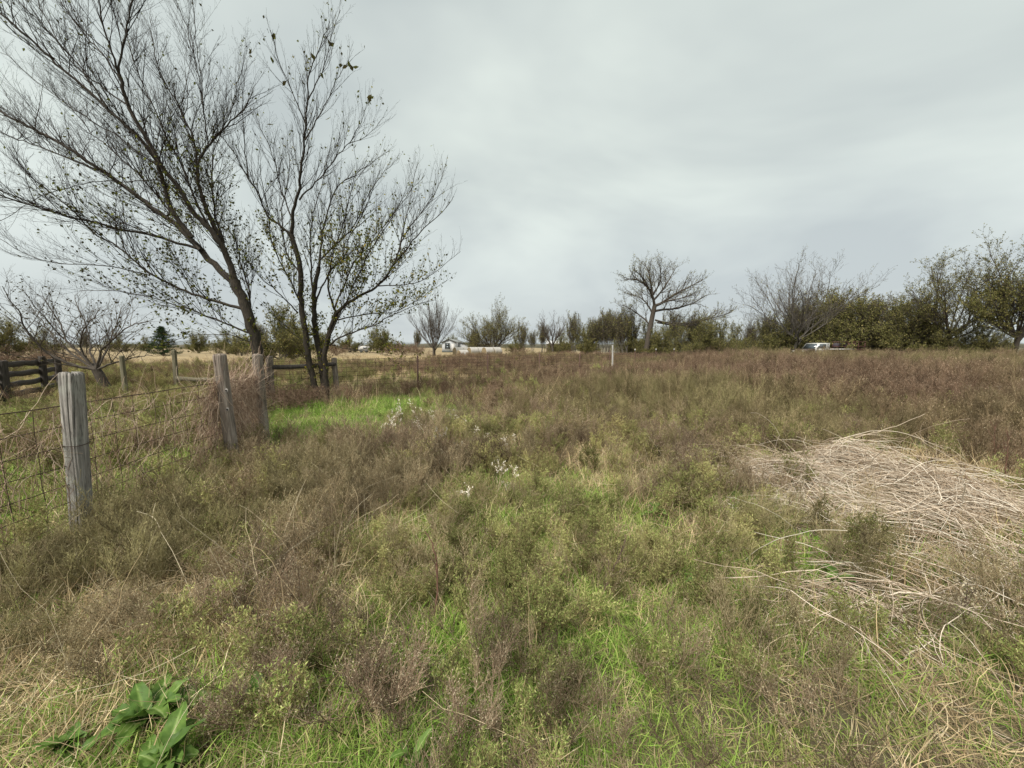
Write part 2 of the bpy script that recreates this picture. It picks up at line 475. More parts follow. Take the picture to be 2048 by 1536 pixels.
proto('brown_weed', [weed(.78, 7, .35, 9, .22, 4, .09, .014, .0035, 2, .0044, el=(60, 88), tip_up=1.0, start=0.3).mesh('brown_weed_plant', mat_brown) for _ in range(6)])
SEED = [(0.0, (0.25, 0.19, 0.12)), (0.3, (0.42, 0.34, 0.23)), (0.5, (0.62, 0.56, 0.45)), (1.0, (0.75, 0.71, 0.62))]
mat_seed = plant_mat('pale_seed_heads', SEED, trans=0.2, tint_amt=0.1)
proto('pale_seed_weed', [weed(.50, 3, .3, 4, .10, 2, .04, .017, .0042, 3, .0022, el=(65, 88), start=.75, leafc=(.5, 1), stemc=(0, .4)).mesh('pale_seed_weed_plant', mat_seed) for _ in range(4)])

# ------------------------------------------------------------------ where each plant grows
def blob(x, y, px, py, rx, ry, z=0.0):
    c = gp(px, py, z)
    return np.exp(-(((x - c[0]) / rx) ** 2 + ((y - c[1]) / ry) ** 2))
def heap_mask(x, y):
    return np.clip(sum(np.exp(-(((x - a) / c) ** 2 + ((y - b) / d) ** 2) ** 2) for a, b, c, d, _ in HEAP), 0, 1)
# lumps of the dead stem heap: x, y, rx, ry, height
HEAP = [(3.10, 3.90, 0.75, 0.50, 0.30), (3.9, 3.6, 0.8, 0.6, 0.36), (3.95, 4.25, 0.42, 0.36, 0.46), (3.5, 2.95, 0.80, 0.50, 0.24),
        (1.95, 1.98, 0.50, 0.20, 0.10), (4.3, 2.9, 0.9, 0.6, 0.30), (3.0, 2.2, 0.8, 0.35, 0.15), (2.45, 3.22, 0.55, 0.20, 0.14)]
def heap_h(x, y):
    return np.max([h * np.exp(-(((x - a) / c) ** 2 + ((y - b) / d) ** 2) ** 1.3) for a, b, c, d, h in HEAP], axis=0)
def lawn_f(x, y):
    return np.clip(1.6 * blob(x, y, 690, 822, 1.9, 1.3) + 1.3 * blob(x, y, 620, 850, 1.4, 1.3) + 1.0 * blob(x, y, 570, 875, .9, 1.0) + .8 * blob(x, y, 860, 800, 1.6, .9), 0, 1) * (.55 + .45 * np.clip((fbm(x + 3, y + 2, .8, 2) - .25) / .2, 0, 1))
def fields(x, y):
    n1 = fbm(x, y, 0.9, 3); n2 = fbm(x + 40, y - 12, 1.6, 3); n3 = fbm(x - 31, y + 55, 3.5, 3); n4 = fbm(x + 91, y + 23, 0.5, 2)
    d = np.hypot(x, y)
    S = lambda v, a, b: np.clip((v - a) / (b - a), 0, 1)
    beyond = S(side_of_far_fence(x, y), -0.3, 0.5) * S(y, 9, 10)
    left = S(left_of_near_fence(x, y), -0.1, 0.2) * (1 - beyond)
    mine = (1 - beyond) * (1 - left)
    hp = heap_mask(x, y)
    lawn = lawn_f(x, y)
    low = np.clip(1.2 * np.exp(-(((x + 2.6) / 2.4) ** 2 + ((y - 7.2) / 2.0) ** 2)), 0, 1)
    centre = np.clip(blob(x, y, 870, 1150, .55, .5) + blob(x, y, 1150, 1330, .5, .45) + blob(x, y, 1420, 1170, .6, .45) + .8 * blob(x, y, 1010, 1010, .9, .8)
                     + .7 * blob(x, y, 1100, 1120, 1.0, .8) + .6 * blob(x, y, 1560, 1220, .5, .45) + .6 * blob(x, y, 900, 1330, .5, .4) + .5 * blob(x, y, 620, 1480, .5, .35)
                     + .5 * blob(x, y, 250, 1440, .8, .4) + .6 * blob(x, y, 1430, 1020, .5, .5) + .5 * blob(x, y, 1000, 1480, .6, .35), 0, 1.3)
    tan = np.clip(1.1 * blob(x, y, 420, 1160, .9, .6) + .8 * blob(x, y, 560, 1110, .8, .6) + .8 * blob(x, y, 200, 1190, .8, .5) + .7 * blob(x, y, 1380, 1090, .7, .3)
                  + .8 * blob(x, y, 1020, 1020, .35, .2) + .9 * blob(x, y, 1900, 850, .8, .5) + .9 * blob(x, y, 1990, 960, 1.0, .8) + .6 * blob(x, y, 560, 930, .6, .8)
                  + .6 * blob(x, y, 880, 780, 1.8, .9) + .5 * blob(x, y, 300, 1290, .7, .4), 0, 1.2)
    greyf = np.clip(blob(x, y, 700, 960, 1.9, 1.2) + .9 * blob(x, y, 520, 1010, 1.0, 1.0) + .8 * blob(x, y, 200, 1220, 1.0, .6) + 1.0 * blob(x, y, 1650, 1420, 1.2, .6)
                    + .9 * blob(x, y, 1450, 1480, .7, .4) + .7 * blob(x, y, 1350, 960, 1.2, 1.2) + .6 * blob(x, y, 880, 1440, .35, .28) + .5 * blob(x, y, 450, 1380, .35, .3) + .5 * blob(x, y, 1120, 1480, .3, .2) + .5 * blob(x, y, 1330, 1350, .35, .3)
                    + .7 * blob(x, y, 60, 1170, .7, .6) + .5 * blob(x, y, 1980, 1280, .9, .6) + .5 * blob(x, y, 1200, 880, 2.2, 1.6), 0, 1.3)
    olive = np.clip(.8 * blob(x, y, 1150, 900, 2.5, 2.0) + .8 * blob(x, y, 1000, 1250, 1.3, 1.2) + .8 * blob(x, y, 1800, 830, 2.2, 1.6) + .6 * blob(x, y, 1500, 900, 1.6, 1.2)
                    + .7 * blob(x, y, 870, 850, 2.2, 1.5) + .7 * blob(x, y, 650, 1400, .7, .5) + .4 * blob(x, y, 1700, 1250, 1.0, .6) + .6 * S(d, 7, 11) * S(n3, .56, .42), 0, 1.2)
    W = {}
    W['green_grass'] = mine * (0.22 * S(d, 12, 4) + 1.5 * centre * S(n1, .2, .45) + 1.6 * lawn) * (1 - .6 * np.clip(tan, 0, 1)) + left * (0.95 * S(n2, .2, .5) * (.55 + .45 * S(y, 3.6, 5)) + .2) + beyond * (.06 + .7 * S(y, 15.5, 12.5) * S(x, -8, -6))
    W['dry_grass'] = mine * (0.46 + 1.3 * tan + .45 * S(n2, .45, .7)) * (1 - .9 * lawn) + left * .32 + beyond * (1.0 * S(y, 30, 12) + .25)
    W['grey_weed'] = mine * (0.05 + .95 * greyf * S(n4, .36, .56) + .5 * S(n3, .55, .75) * S(n1, .4, .6)) * (1 - lawn) * (1 - hp) + left * .08
    W['olive_weed'] = mine * (0.05 + .75 * olive * S(n2, .3, .6) * S(n4, .38, .58) + .16 * centre) * (1 - lawn) * (1 - hp) + left * (.15 + .40 * S(n1, .4, .7)) + beyond * (.06 + .5 * S(n1, .3, .6) * S(y, 10, 13) * S(y, 30, 24) * S(x, -6, -8))
    W['brown_weed'] = mine * (S(d, 6.0, 13) * (.16 + .84 * S(n3, .34, .58)) + .20 * S(d, 3.6, 5.2) * S(n2, .35, .6)) * (1 - np.clip(1.2 * lawn, 0, 1)) * (1 - low) * (1 - hp) * (1 - .65 * np.clip(blob(x, y, 1800, 830, 2.0, 1.3), 0, 1)) + beyond * S(d, 15, 19) * .85 * S(n3, .25, .5) * S(x, -9, -4) + beyond * .5 * S(n2, .3, .55) * S(y, 12, 14) * S(y, 30, 24) * S(x, -6, -8)
    W['straw_stem'] = mine * (.07 + .6 * tan + .12 * S(n1, .5, .7)) * (1 - lawn)
    W['pale_seed_weed'] = mine * (.02 * S(d, 12, 16) * S(x, 3, 9) * 2 + .10 * blob(x, y, 2000, 800, 3, 2) + .3 * blob(x, y, 830, 890, .5, .6) + .35 * blob(x, y, 960, 910, .7, .7) + .2 * blob(x, y, 1000, 1000, .5, .5))
    return W
DENS = {   # plants per square metre close by, distance where thinning starts, thinning power, far limit
    'green_grass': (200, 2.8, 1.25, 20), 'dry_grass': (150, 2.8, 1.2, 60), 'grey_weed': (62, 3.2, 1.15, 22), 'olive_weed': (66, 3.6, 1.1, 34),
    'brown_weed': (20, 9, 1.15, 52), 'straw_stem': (60, 3.5, 1.2, 24), 'pale_seed_weed': (22, 10, 1.0, 40)}
DOCKS = [(*gp(a, b, .05)[:2], c) for a, b, c in ((300, 1430, .15), (330, 1535, .14), (130, 1490, .10), (1310, 1028, .12), (1475, 1000, .12), (1680, 1170, .10), (872, 1290, .28), (1165, 1280, .24), (872, 1380, .2), (1190, 1390, .16))]
def scatter(kind, scale, tilt, label, cat, name, tint_fn, zscale=None):
    dens, r0, pw, rmax = DENS[kind]
    # annular sampling in front of the camera (and a little behind / beside the frame)
    edges = np.concatenate([np.arange(0.55, 6, 0.5), np.arange(6, rmax + 1, 2.0)])
    X = []; Y = []
    half = R(64)
    for a, b in zip(edges[:-1], edges[1:]):
        rho = dens * min(1.0, (r0 / ((a + b) / 2)) ** pw)
        hw = half if a > 2 else R(100)
        n = rng.poisson(rho * hw * (b * b - a * a))
        r = np.sqrt(rng.uniform(a * a, b * b, n)); th = rng.uniform(-hw, hw, n)
        x = r * np.sin(th); y = r * np.cos(th)
        pr = fields(x, y)[kind]
        if a < 5:
            for dx, dy, dr in DOCKS: pr = pr * (1 - .66 * np.exp(-((x - dx) ** 2 + (y - dy) ** 2) / (dr * dr)))
        keep = rng.uniform(0, 1, n) < pr
        X.append(x[keep]); Y.append(y[keep])
    x = np.concatenate(X); y = np.concatenate(Y); n = len(x)
    z = gh(x, y)
    r = np.hypot(x, y)
    s = rng.uniform(scale[0], scale[1], n) * (0.75 + 0.5 * fbm(x + 7, y + 3, 1.3, 2))
    s *= np.clip(0.45 + r * 0.28, 0.5, 1.0)                       # trodden shorter where the photographer stands
    s *= 1 + np.clip((r - 12) / 60, 0, .35)
    if kind in ('green_grass', 'dry_grass', 'grey_weed', 'olive_weed'): s *= 1 + np.clip((r - 3) / 5, 0, .55)
    zs = s * (rng.uniform(.8, 1.25, n) if zscale is None else zscale(x, y) * rng.uniform(.85, 1.15, n))
    me = bpy.data.meshes.new(name)
    me.vertices.add(n)
    me.vertices.foreach_set('co', np.stack([x, y, z], -1).astype(np.float32).ravel())
    def attr(nm, typ, data, key):
        a = me.attributes.new(nm, typ, 'POINT'); a.data.foreach_set(key, data)
    rot = np.stack([rng.normal(0, tilt, n), rng.normal(0, tilt, n), rng.uniform(0, 2 * np.pi, n)], -1)
    attr('rot', 'FLOAT_VECTOR', rot.astype(np.float32).ravel(), 'vector')
    attr('scl', 'FLOAT_VECTOR', np.stack([s, s, zs], -1).astype(np.float32).ravel(), 'vector')
    attr('idx', 'INT', rng.integers(0, PROTO[kind][1], n).astype(np.int32), 'value')
    attr('tint', 'FLOAT', np.clip(tint_fn(x, y, n), 0, 1).astype(np.float32), 'value')
    o = link(name, me)
    ng = bpy.data.node_groups.new(name + '_spread', 'GeometryNodeTree')
    ng.interface.new_socket('Geometry', in_out='INPUT', socket_type='NodeSocketGeometry')
    ng.interface.new_socket('Geometry', in_out='OUTPUT', socket_type='NodeSocketGeometry')
    N = ng.nodes; L = ng.links
    gi = N.new('NodeGroupInput'); go = N.new('NodeGroupOutput')
    iop = N.new('GeometryNodeInstanceOnPoints')
    ci = N.new('GeometryNodeCollectionInfo'); ci.inputs['Collection'].default_value = PROTO[kind][0]
    ci.inputs['Separate Children'].default_value = True; ci.inputs['Reset Children'].default_value = True
    def na(nm, typ):
        q = N.new('GeometryNodeInputNamedAttribute'); q.data_type = typ; q.inputs['Name'].default_value = nm
        return q.outputs['Attribute']
    e2r = N.new('FunctionNodeEulerToRotation')
    L.new(na('rot', 'FLOAT_VECTOR'), e2r.inputs[0])
    L.new(gi.outputs[0], iop.inputs['Points']); L.new(ci.outputs[0], iop.inputs['Instance'])
    iop.inputs['Pick Instance'].default_value = True
    L.new(na('idx', 'INT'), iop.inputs['Instance Index'])
    L.new(e2r.outputs[0], iop.inputs['Rotation']); L.new(na('scl', 'FLOAT_VECTOR'), iop.inputs['Scale'])
    L.new(iop.outputs[0], go.inputs[0])
    md = o.modifiers.new('spread', 'NODES'); md.node_group = ng
    tag(o, label, cat, kind='stuff')
    print('STUFF', name, n)
    return o
def tnoise(s, a, b, ofs):
    return lambda x, y, n: np.clip((fbm(x + ofs, y - ofs, s, 3) - a) / (b - a), 0, 1) * rng.uniform(.4, 1.0, n)
def green_tint(x, y, n):
    lawn = lawn_f(x, y)
    return (0.25 + .75 * np.clip((fbm(x, y, 1.1, 3) - .35) / .35, 0, 1)) * rng.uniform(.3, 1.0, n) * (1 - .62 * np.clip(lawn, 0, 1))
def dry_z(x, y):
    return 1 + 2.2 * (fbm(x + 60, y + 9, 1.6, 2) > .64) * np.clip((np.hypot(x, y) - 7) / 4, 0, 1) * (side_of_far_fence(x, y) < 0)
def brown_z(x, y):
    return -.42 * np.clip((9 - np.hypot(x, y)) / 4, 0, 1) + 0.85 + .35 * fbm(x + 3, y + 8, 4.0, 2) - .35 * np.clip(side_of_far_fence(x, y) + .5, 0, 1) - .42 * np.clip((side_of_far_fence(x, y) + 7) / 4, 0, 1) * np.clip((9 - x) / 4, 0, 1) * np.clip(.5 - side_of_far_fence(x, y), 0, 1)
scatter('green_grass', (.75, 1.25), .12, 'fresh green grass growing low between the dead weeds', 'grass', 'green_grass', green_tint)
scatter('dry_grass', (.8, 1.3), .2, 'tan dry grass lying matted among the weeds', 'grass', 'dry_grass', tnoise(1.5, .4, .8, 11), zscale=dry_z)
scatter('grey_weed', (.75, 1.3), .2, 'low grey brown dead weeds with fine seed twigs', 'weeds', 'grey_weed', tnoise(2.5, .45, .75, 5))
scatter('olive_weed', (.8, 1.35), .2, 'fine leaved olive green weeds mixed through the meadow', 'weeds', 'olive_weed', tnoise(2.0, .35, .75, 29))
scatter('brown_weed', (.75, 1.15), .12, 'tall reddish brown dead weeds covering the back of the meadow', 'weeds', 'brown_weed', tnoise(6, .45, .7, 3), zscale=brown_z)
scatter('straw_stem', (.8, 1.4), .3, 'loose pale straw stems lying over the grass', 'straw', 'straw_stem', tnoise(2.0, .4, .8, 2))
scatter('pale_seed_weed', (.7, 1.1), .15, 'weeds topped with pale dried seed heads', 'weeds', 'pale_seed_weed', tnoise(2.0, .4, .8, 8))

# ------------------------------------------------------------------ wood, wire, bark, leaf materials
def wood_mat(name, c1, c2, c3, lichen=None):
    m, n, l = new_mat(name)
    out = n.new('ShaderNodeOutputMaterial'); p = n.new('ShaderNodeBsdfPrincipled'); p.inputs['Roughness'].default_value = 0.9
    tc = n.new('ShaderNodeTexCoord')
    mp = n.new('ShaderNodeMapping'); mp.inputs['Scale'].default_value = (34, 34, 1.6)
    l.new(tc.outputs['Object'], mp.inputs['Vector'])
    n1 = n.new('ShaderNodeTexNoise'); n1.inputs['Scale'].default_value = 1.0; n1.inputs['Detail'].default_value = 8; n1.inputs['Roughness'].default_value = 0.7; n1.inputs['Distortion'].default_value = 0.6
    l.new(mp.outputs[0], n1.inputs['Vector'])
    r = ramp(n, [(0.28, c1), (0.5, c2), (0.72, c3)]); l.new(n1.outputs['Fac'], r.inputs['Fac'])
    c = r.outputs['Color']
    n2 = n.new('ShaderNodeTexNoise'); n2.inputs['Scale'].default_value = 7; n2.inputs['Detail'].default_value = 6
    l.new(tc.outputs['Object'], n2.inputs['Vector'])
    if lichen:
        rr = ramp(n, [(0.5, (0, 0, 0)), (0.66, (1, 1, 1))]); l.new(n2.outputs['Fac'], rr.inputs['Fac'])
        sc = n.new('ShaderNodeMath'); sc.operation = 'MULTIPLY'; sc.inputs[1].default_value = 0.55
        l.new(rr.outputs['Color'], sc.inputs[0])
        mx = n.new('ShaderNodeMix'); mx.data_type = 'RGBA'; mx.inputs['B'].default_value = (*lichen, 1)
        l.new(sc.outputs[0], mx.inputs['Factor']); l.new(c, mx.inputs['A']); c = mx.outputs['Result']
    mp3 = n.new('ShaderNodeMapping'); mp3.inputs['Scale'].default_value = (26, 26, .75); l.new(tc.outputs['Object'], mp3.inputs['Vector'])
    n3 = n.new('ShaderNodeTexNoise'); n3.inputs['Scale'].default_value = 1.0; n3.inputs['Detail'].default_value = 3; l.new(mp3.outputs[0], n3.inputs['Vector'])
    r3 = ramp(n, [(0.485, (1, 1, 1)), (0.5, (0.12, 0.10, 0.09)), (0.515, (1, 1, 1))]); l.new(n3.outputs['Fac'], r3.inputs['Fac'])
    m3 = n.new('ShaderNodeMix'); m3.data_type = 'RGBA'; m3.blend_type = 'MULTIPLY'; m3.inputs['Factor'].default_value = .8
    l.new(c, m3.inputs['A']); l.new(r3.outputs['Color'], m3.inputs['B']); c = m3.outputs['Result']
    l.new(c, p.inputs['Base Color'])
    b = n.new('ShaderNodeBump'); b.inputs['Strength'].default_value = 0.9; b.inputs['Distance'].default_value = 0.012
    l.new(n1.outputs['Fac'], b.inputs['Height']); l.new(b.outputs[0], p.inputs['Normal'])
    l.new(p.outputs[0], out.inputs['Surface'])
    return m
mat_post = wood_mat('weathered_post_wood', (0.045, 0.040, 0.034), (0.225, 0.208, 0.185), (0.44, 0.415, 0.375), lichen=(0.36, 0.37, 0.32))
mat_post_b = wood_mat('brown_weathered_wood', (0.050, 0.038, 0.029), (0.215, 0.175, 0.14), (0.40, 0.35, 0.295))
mat_olive_post = wood_mat('treated_post_wood', (0.07, 0.062, 0.036), (0.15, 0.135, 0.085), (0.23, 0.21, 0.14))
mat_dark_wood = wood_mat('dark_rail_wood', (0.022, 0.019, 0.016), (0.055, 0.046, 0.038), (0.11, 0.095, 0.08))
mat_wire = surf_mat('rusty_wire', (0.030, 0.018, 0.013), (0.085, 0.052, 0.036), scale=30, rough=0.8, metallic=0.2)
mat_tpost = surf_mat('rusty_steel_post', (0.045, 0.024, 0.018), (0.11, 0.055, 0.036), scale=14, rough=0.75)
mat_white_paint = surf_mat('white_paint', (0.30, 0.29, 0.27), (0.52, 0.51, 0.48), scale=6, rough=0.6)
def bark_mat(name, c1, c2, c3):
    return surf_mat(name, c1, c2, scale=9, rough=0.95, stretch=(4, 4, 1.2), bump=0.8, c3=c3)
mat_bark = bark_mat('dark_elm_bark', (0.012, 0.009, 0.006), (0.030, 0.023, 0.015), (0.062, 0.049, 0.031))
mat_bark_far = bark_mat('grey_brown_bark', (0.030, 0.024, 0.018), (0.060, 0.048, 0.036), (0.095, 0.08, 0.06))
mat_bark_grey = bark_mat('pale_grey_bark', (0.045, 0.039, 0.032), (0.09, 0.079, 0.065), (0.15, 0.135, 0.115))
ELM = [(0.0, (0.035, 0.030, 0.014)), (0.3, (0.075, 0.065, 0.022)), (0.6, (0.11, 0.125, 0.028)), (0.85, (0.17, 0.18, 0.035)), (1.0, (0.36, 0.27, 0.045))]
mat_elm_leaf = plant_mat('elm_leaves', ELM, trans=0.35, instanced=False)
OAKL = [(0.0, (0.055, 0.056, 0.020)), (0.4, (0.11, 0.112, 0.038)), (0.8, (0.175, 0.162, 0.058)), (1.0, (0.24, 0.195, 0.08))]
OAKL = [(a, tuple(1.45 * q for q in c)) for a, c in OAKL]
mat_oak_leaf = plant_mat('thicket_leaves', OAKL, trans=0.3, instanced=False)
CED = [(0.0, (0.012, 0.022, 0.012)), (0.6, (0.030, 0.050, 0.022)), (1.0, (0.06, 0.085, 0.035))]
mat_cedar = plant_mat('cedar_needles', CED, trans=0.15, instanced=False)
BRUSH = [(0.0, (0.085, 0.055, 0.040)), (0.5, (0.17, 0.115, 0.08)), (1.0, (0.28, 0.20, 0.14))]
mat_brush = plant_mat('brush_twigs', BRUSH, trans=0.05, instanced=False)
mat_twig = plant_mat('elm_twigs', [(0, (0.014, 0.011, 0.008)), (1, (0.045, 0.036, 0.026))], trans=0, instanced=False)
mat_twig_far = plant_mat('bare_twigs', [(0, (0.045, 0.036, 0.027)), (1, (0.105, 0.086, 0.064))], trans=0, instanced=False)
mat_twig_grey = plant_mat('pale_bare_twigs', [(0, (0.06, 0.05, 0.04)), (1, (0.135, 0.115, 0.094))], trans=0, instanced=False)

# ------------------------------------------------------------------ wooden posts and woven wire
def post_mesh(name, base, top, w, mat, square=0.5, seed=1, cracks=((0.6, 0.5),), bury=0.25, chamfer=0.0):
    """weathered post: uneven section, splits as real grooves, worn top. built around its base"""
    r = np.random.default_rng(seed)
    base = np.asarray(base, float); top = np.asarray(top, float)
    ax = top - base; L = np.linalg.norm(ax); axn = ax / L
    n, K = 110, 60
    a = np.arange(n) * 2 * np.pi / n
    prof = (np.abs(np.cos(a)) ** (2 + 4 * square) + np.abs(np.sin(a)) ** (2 + 4 * square)) ** (-1 / (2 + 4 * square))
    prof *= 1 + .05 * np.cos(a * 2 + r.uniform(0, 6)) + .03 * np.cos(3 * a + r.uniform(0, 6))
    t = np.concatenate([[-bury / L], np.linspace(0, 1, K - 1)])
    V = []
    grain = np.convolve(r.normal(0, .03, n), [.25, .5, .25], 'same')
    ex = nrm(np.cross([0, 1.0, 0], axn)); ey = np.cross(axn, ex)
    for k, tt in enumerate(t):
        rad = prof * (1 + grain + r.normal(0, .006, n)) * (1 + .025 * math.sin(tt * 5 + seed) - .03 * tt)
        for ca, depth in cracks:
            cc = ca + .12 * math.sin(tt * 7 + seed + ca * 3)
            da = (a - cc + np.pi) % (2 * np.pi) - np.pi
            rad = rad * (1 - depth * np.exp(-(da / .06) ** 2) * (0.35 + .65 * math.sin(min(max(tt, 0), 1) * 3.0 + ca) ** 2))
        if tt > .985: rad = rad * .95
        c = base + ax * tt
        z = 0.006 * np.cos(a * 2 + seed) + .004 * r.normal(size=n) if k == len(t) - 1 else 0
        V.append(c + (w / 2) * rad[:, None] * (np.cos(a)[:, None] * ex + np.sin(a)[:, None] * ey) + axn * (np.ones(n) * z)[:, None])
    V = np.array(V)
    i = np.arange(len(t) - 1)[:, None] * n + np.arange(n)[None, :]
    j = np.arange(len(t) - 1)[:, None] * n + ((np.arange(n) + 1) % n)[None, :]
    Q = np.stack([i, j, j + n, i + n], -1).reshape(-1, 4)
    V = V.reshape(-1, 3)
    inner = top + (V[-n:] - top) * .55 + axn * .006 + r.normal(0, .002, (n, 3))
    cen = top + axn * .004
    b = len(V)
    V = np.vstack([V, inner, cen])
    lo = b - n + np.arange(n); hi = b - n + (np.arange(n) + 1) % n; il = b + np.arange(n); ih = b + (np.arange(n) + 1) % n
    Q = np.vstack([Q, np.stack([lo, hi, ih, il], -1)])
    T = np.stack([il, ih, np.full(n, b + n)], -1)
    mb = MB(); mb.add(V - base, Q, T)
    return mb.mesh(name, mat, smooth=False)
def ground_at(px, py, Y):
    p = at(px, py, Y); p[2] = g0(p[0], p[1]); return p
near_fence = empty('wire_fence', 'rusty woven wire fence on three weathered grey wooden posts at the left', 'fence', loc=(POST2[0], POST2[1], g0(*POST2)))
NF = np.array(near_fence.location)
def gp_at(px, Y):
    '''ground point at forward distance Y that shows at photo column px'''
    py = 900.0
    for _ in range(12):
        q = at(px, py, Y); py += q[2] / Y * FPX
    q = at(px, py, Y); q[2] = g0(q[0], q[1])
    return q
def fence_post(px_top, py_top, px_b, Y, w, mat, seed, cracks, label, parent, org, sq=.5, name='wooden_post'):
    top = at(px_top, py_top, Y); b = gp_at(px_b, Y)
    # keep the lean the photo shows, at the depth the post stands
    bb = np.array([b[0], Y, b[2]])
    me = post_mesh(name, bb, top, w, mat, sq, seed, cracks)
    o = link(name, me, parent, loc=bb - org)
    if label: o['label'] = label
    return o
p1 = fence_post(143, 746, 166, POST1[1], .118, mat_post, 3, ((-1.15, .42), (-1.9, .16), (-.7, .2), (-2.5, .15)), 'thick grey split post nearest the camera', near_fence, NF, .75)
p2 = fence_post(439, 709, 468, POST2[1], .135, mat_post_b, 8, ((-1.75, .34), (-1.0, .14), (-2.3, .2)), 'leaning brown grey post with a long split and two knots', near_fence, NF, .25)
p3 = fence_post(514, 709, 530, POST3[1], .115, mat_post_b, 15, ((-1.3, .2), (-1.9, .25)), 'grey post farthest from the camera on the near fence', near_fence, NF, .6)
# knots on the middle post: pale raised ring with a dark hollow
mat_knot = surf_mat('knot_hollow', (0.015, 0.012, 0.01), (0.05, 0.04, 0.03), scale=30, rough=0.9)
mat_knot_ring = surf_mat('knot_ring', (0.22, 0.20, 0.18), (0.36, 0.34, 0.31), scale=30, rough=0.9)
for ky in (781, 819):
    c = at(452 + (ky - 781) * .06 + 1, ky, POST2[1] - .072) - NF - (np.array(p2.location))
    mb = MB(); a = np.arange(12) * 2 * np.pi / 12
    ring = np.stack([.02 * np.cos(a), np.zeros(12), .026 * np.sin(a)], -1)
    mb.add(np.vstack([ring, ring * .55 + [0, -.008, 0]]), [[i, (i + 1) % 12, 12 + (i + 1) % 12, 12 + i] for i in range(12)])
    k = link('knot', mb.mesh('knot', mat_knot_ring), p2, loc=c)
    mb = MB(); mb.add(np.vstack([ring * .55 + [0, -.007, 0], [[0, .012, 0]]]), None, [[i, (i + 1) % 12, 12] for i in range(12)])
    link('knot_hollow', mb.mesh('knot_hollow', mat_knot), p2, loc=c)
# wires of the near fence
near_path = np.array([(-3.40, -1.2), (-3.44, 1.0), (-3.60, 2.98), (-3.69, 4.65), (-4.12, 5.95), (-5.2, 7.7), CORNER])
def path_pt(path, s):
    seg = np.linalg.norm(np.diff(path, axis=0), axis=1); cs = np.concatenate([[0], np.cumsum(seg)])
    return np.stack([np.interp(s, cs, path[:, 0]), np.interp(s, cs, path[:, 1])], -1), cs
NH = [1.09, .93, .77, .615, .46, .31, .16]
def strand(parent, org, path, h, rad, step, seed, sag=.012, mat=mat_wire):
    r = np.random.default_rng(seed)
    _, cs = path_pt(path, np.array([0.0])); n = int(cs[-1] / step)
    s = np.linspace(0, cs[-1], n); P, _ = path_pt(path, s)
    z = gh(P[:, 0], P[:, 1]) + h + sag * (fbm(s * 1.1 + seed * 7, s * 0 + seed, 1.0, 2) - .5) * 2
    P3 = np.c_[P[:, 0] + r.normal(0, .004, n), P[:, 1], z]
    mb = MB(); mb.tubes([(P3 - org, np.full(n, rad), 4, .5)])
    link('wire_strand', mb.mesh('wire_strand', mat), parent)
for k, h in enumerate(NH):
    strand(near_fence, NF, near_path, h, .0034 if k else .0042, .10, k + 1)
def stays(parent, org, path, s0, s1, step, h0, h1, rad, seed, mat=mat_wire):
    r = np.random.default_rng(seed)
    mes = []
    for v in range(4):
        z = np.linspace(h0, h1, 6); P = np.c_[r.normal(0, .006, 6), r.normal(0, .006, 6), z]
        mb = MB(); mb.tubes([(P, np.full(6, rad), 4, .5)]); mes.append(mb.mesh('wire_stay', mat))
    for i, s in enumerate(np.arange(s0, s1, step)):
        P, _ = path_pt(path, np.array([s])); x, y = P[0]
        link('wire_stay', mes[i % 4], parent, loc=np.array([x, y, g0(x, y)]) - org, rot=(r.normal(0, .01), r.normal(0, .012), 0))
stays(near_fence, NF, near_path, 2.75, 11.4, .198, .16, 1.09, .0028, 5)
# tie wire round the nearest post
mb = MB(); a = np.linspace(0, 2 * np.pi, 25); c = at(153, 888, POST1[1])
mb.tubes([(np.c_[c[0] + .076 * np.cos(a), c[1] + .076 * np.sin(a), c[2] + .006 * np.sin(a * 2)] - NF, np.full(25, .0028), 4, .5)])
link('tie_wire', mb.mesh('tie_wire', mat_wire), near_fence)

far_fence = empty('wire_fence', 'long woven wire fence on thin rusty steel posts running into the meadow', 'fence', loc=(BRACE[0], BRACE[1], g0(*BRACE)))
FF = np.array(far_fence.location)
far_path = np.array([CORNER, BRACE, TP0, TP0 + TPD * 9])
FH = [1.13, 1.02, .90, .77, .63, .48, .33, .17]
for k, h in enumerate(FH):
    strand(far_fence, FF, far_path, h, .0045, .35, 20 + k)
stays(far_fence, FF, far_path, .15, np.linalg.norm(BRACE - np.array(CORNER)) + np.linalg.norm(TP0 - BRACE) + 3.23 * 7.4, .30, .17, 1.13, .0045, 9)
def tpost_mesh(h):
    mb = MB()
    mb.box(0, 0, h / 2 - .2, .055, .008, h + .4); mb.box(0, .018, h / 2 - .2, .006, .03, h + .4)
    for z in np.arange(.1, h, .06): mb.box(0, -.006, z, .014, .008, .016)
    return mb.mesh('steel_post', mat_tpost)
tm = tpost_mesh(1.22); tm2 = tpost_mesh(1.34)
for k in range(8):
    p = TP0 + TPD * k
    zc = g0(*p)
    o = link('steel_post', tm if k < 4 else tm2, far_fence, loc=np.array([p[0], p[1] - .03, zc]) - FF, rot=(0, R(rng.normal(0, 1.2)), R(rng.uniform(-20, 20))))
    if k >= 5:
        mb = MB(); mb.box(0, 0, 1.31, .055, .05, .12)
        link('white_cap', mb.mesh('white_cap', mat_white_paint), o)
wp = TP0 + TPD * 4.02 + np.array([.10, -.12])
mw = wood_mat('peeling_white_post_wood', (0.10, 0.09, 0.075), (0.36, 0.345, 0.315), (0.54, 0.53, 0.50))
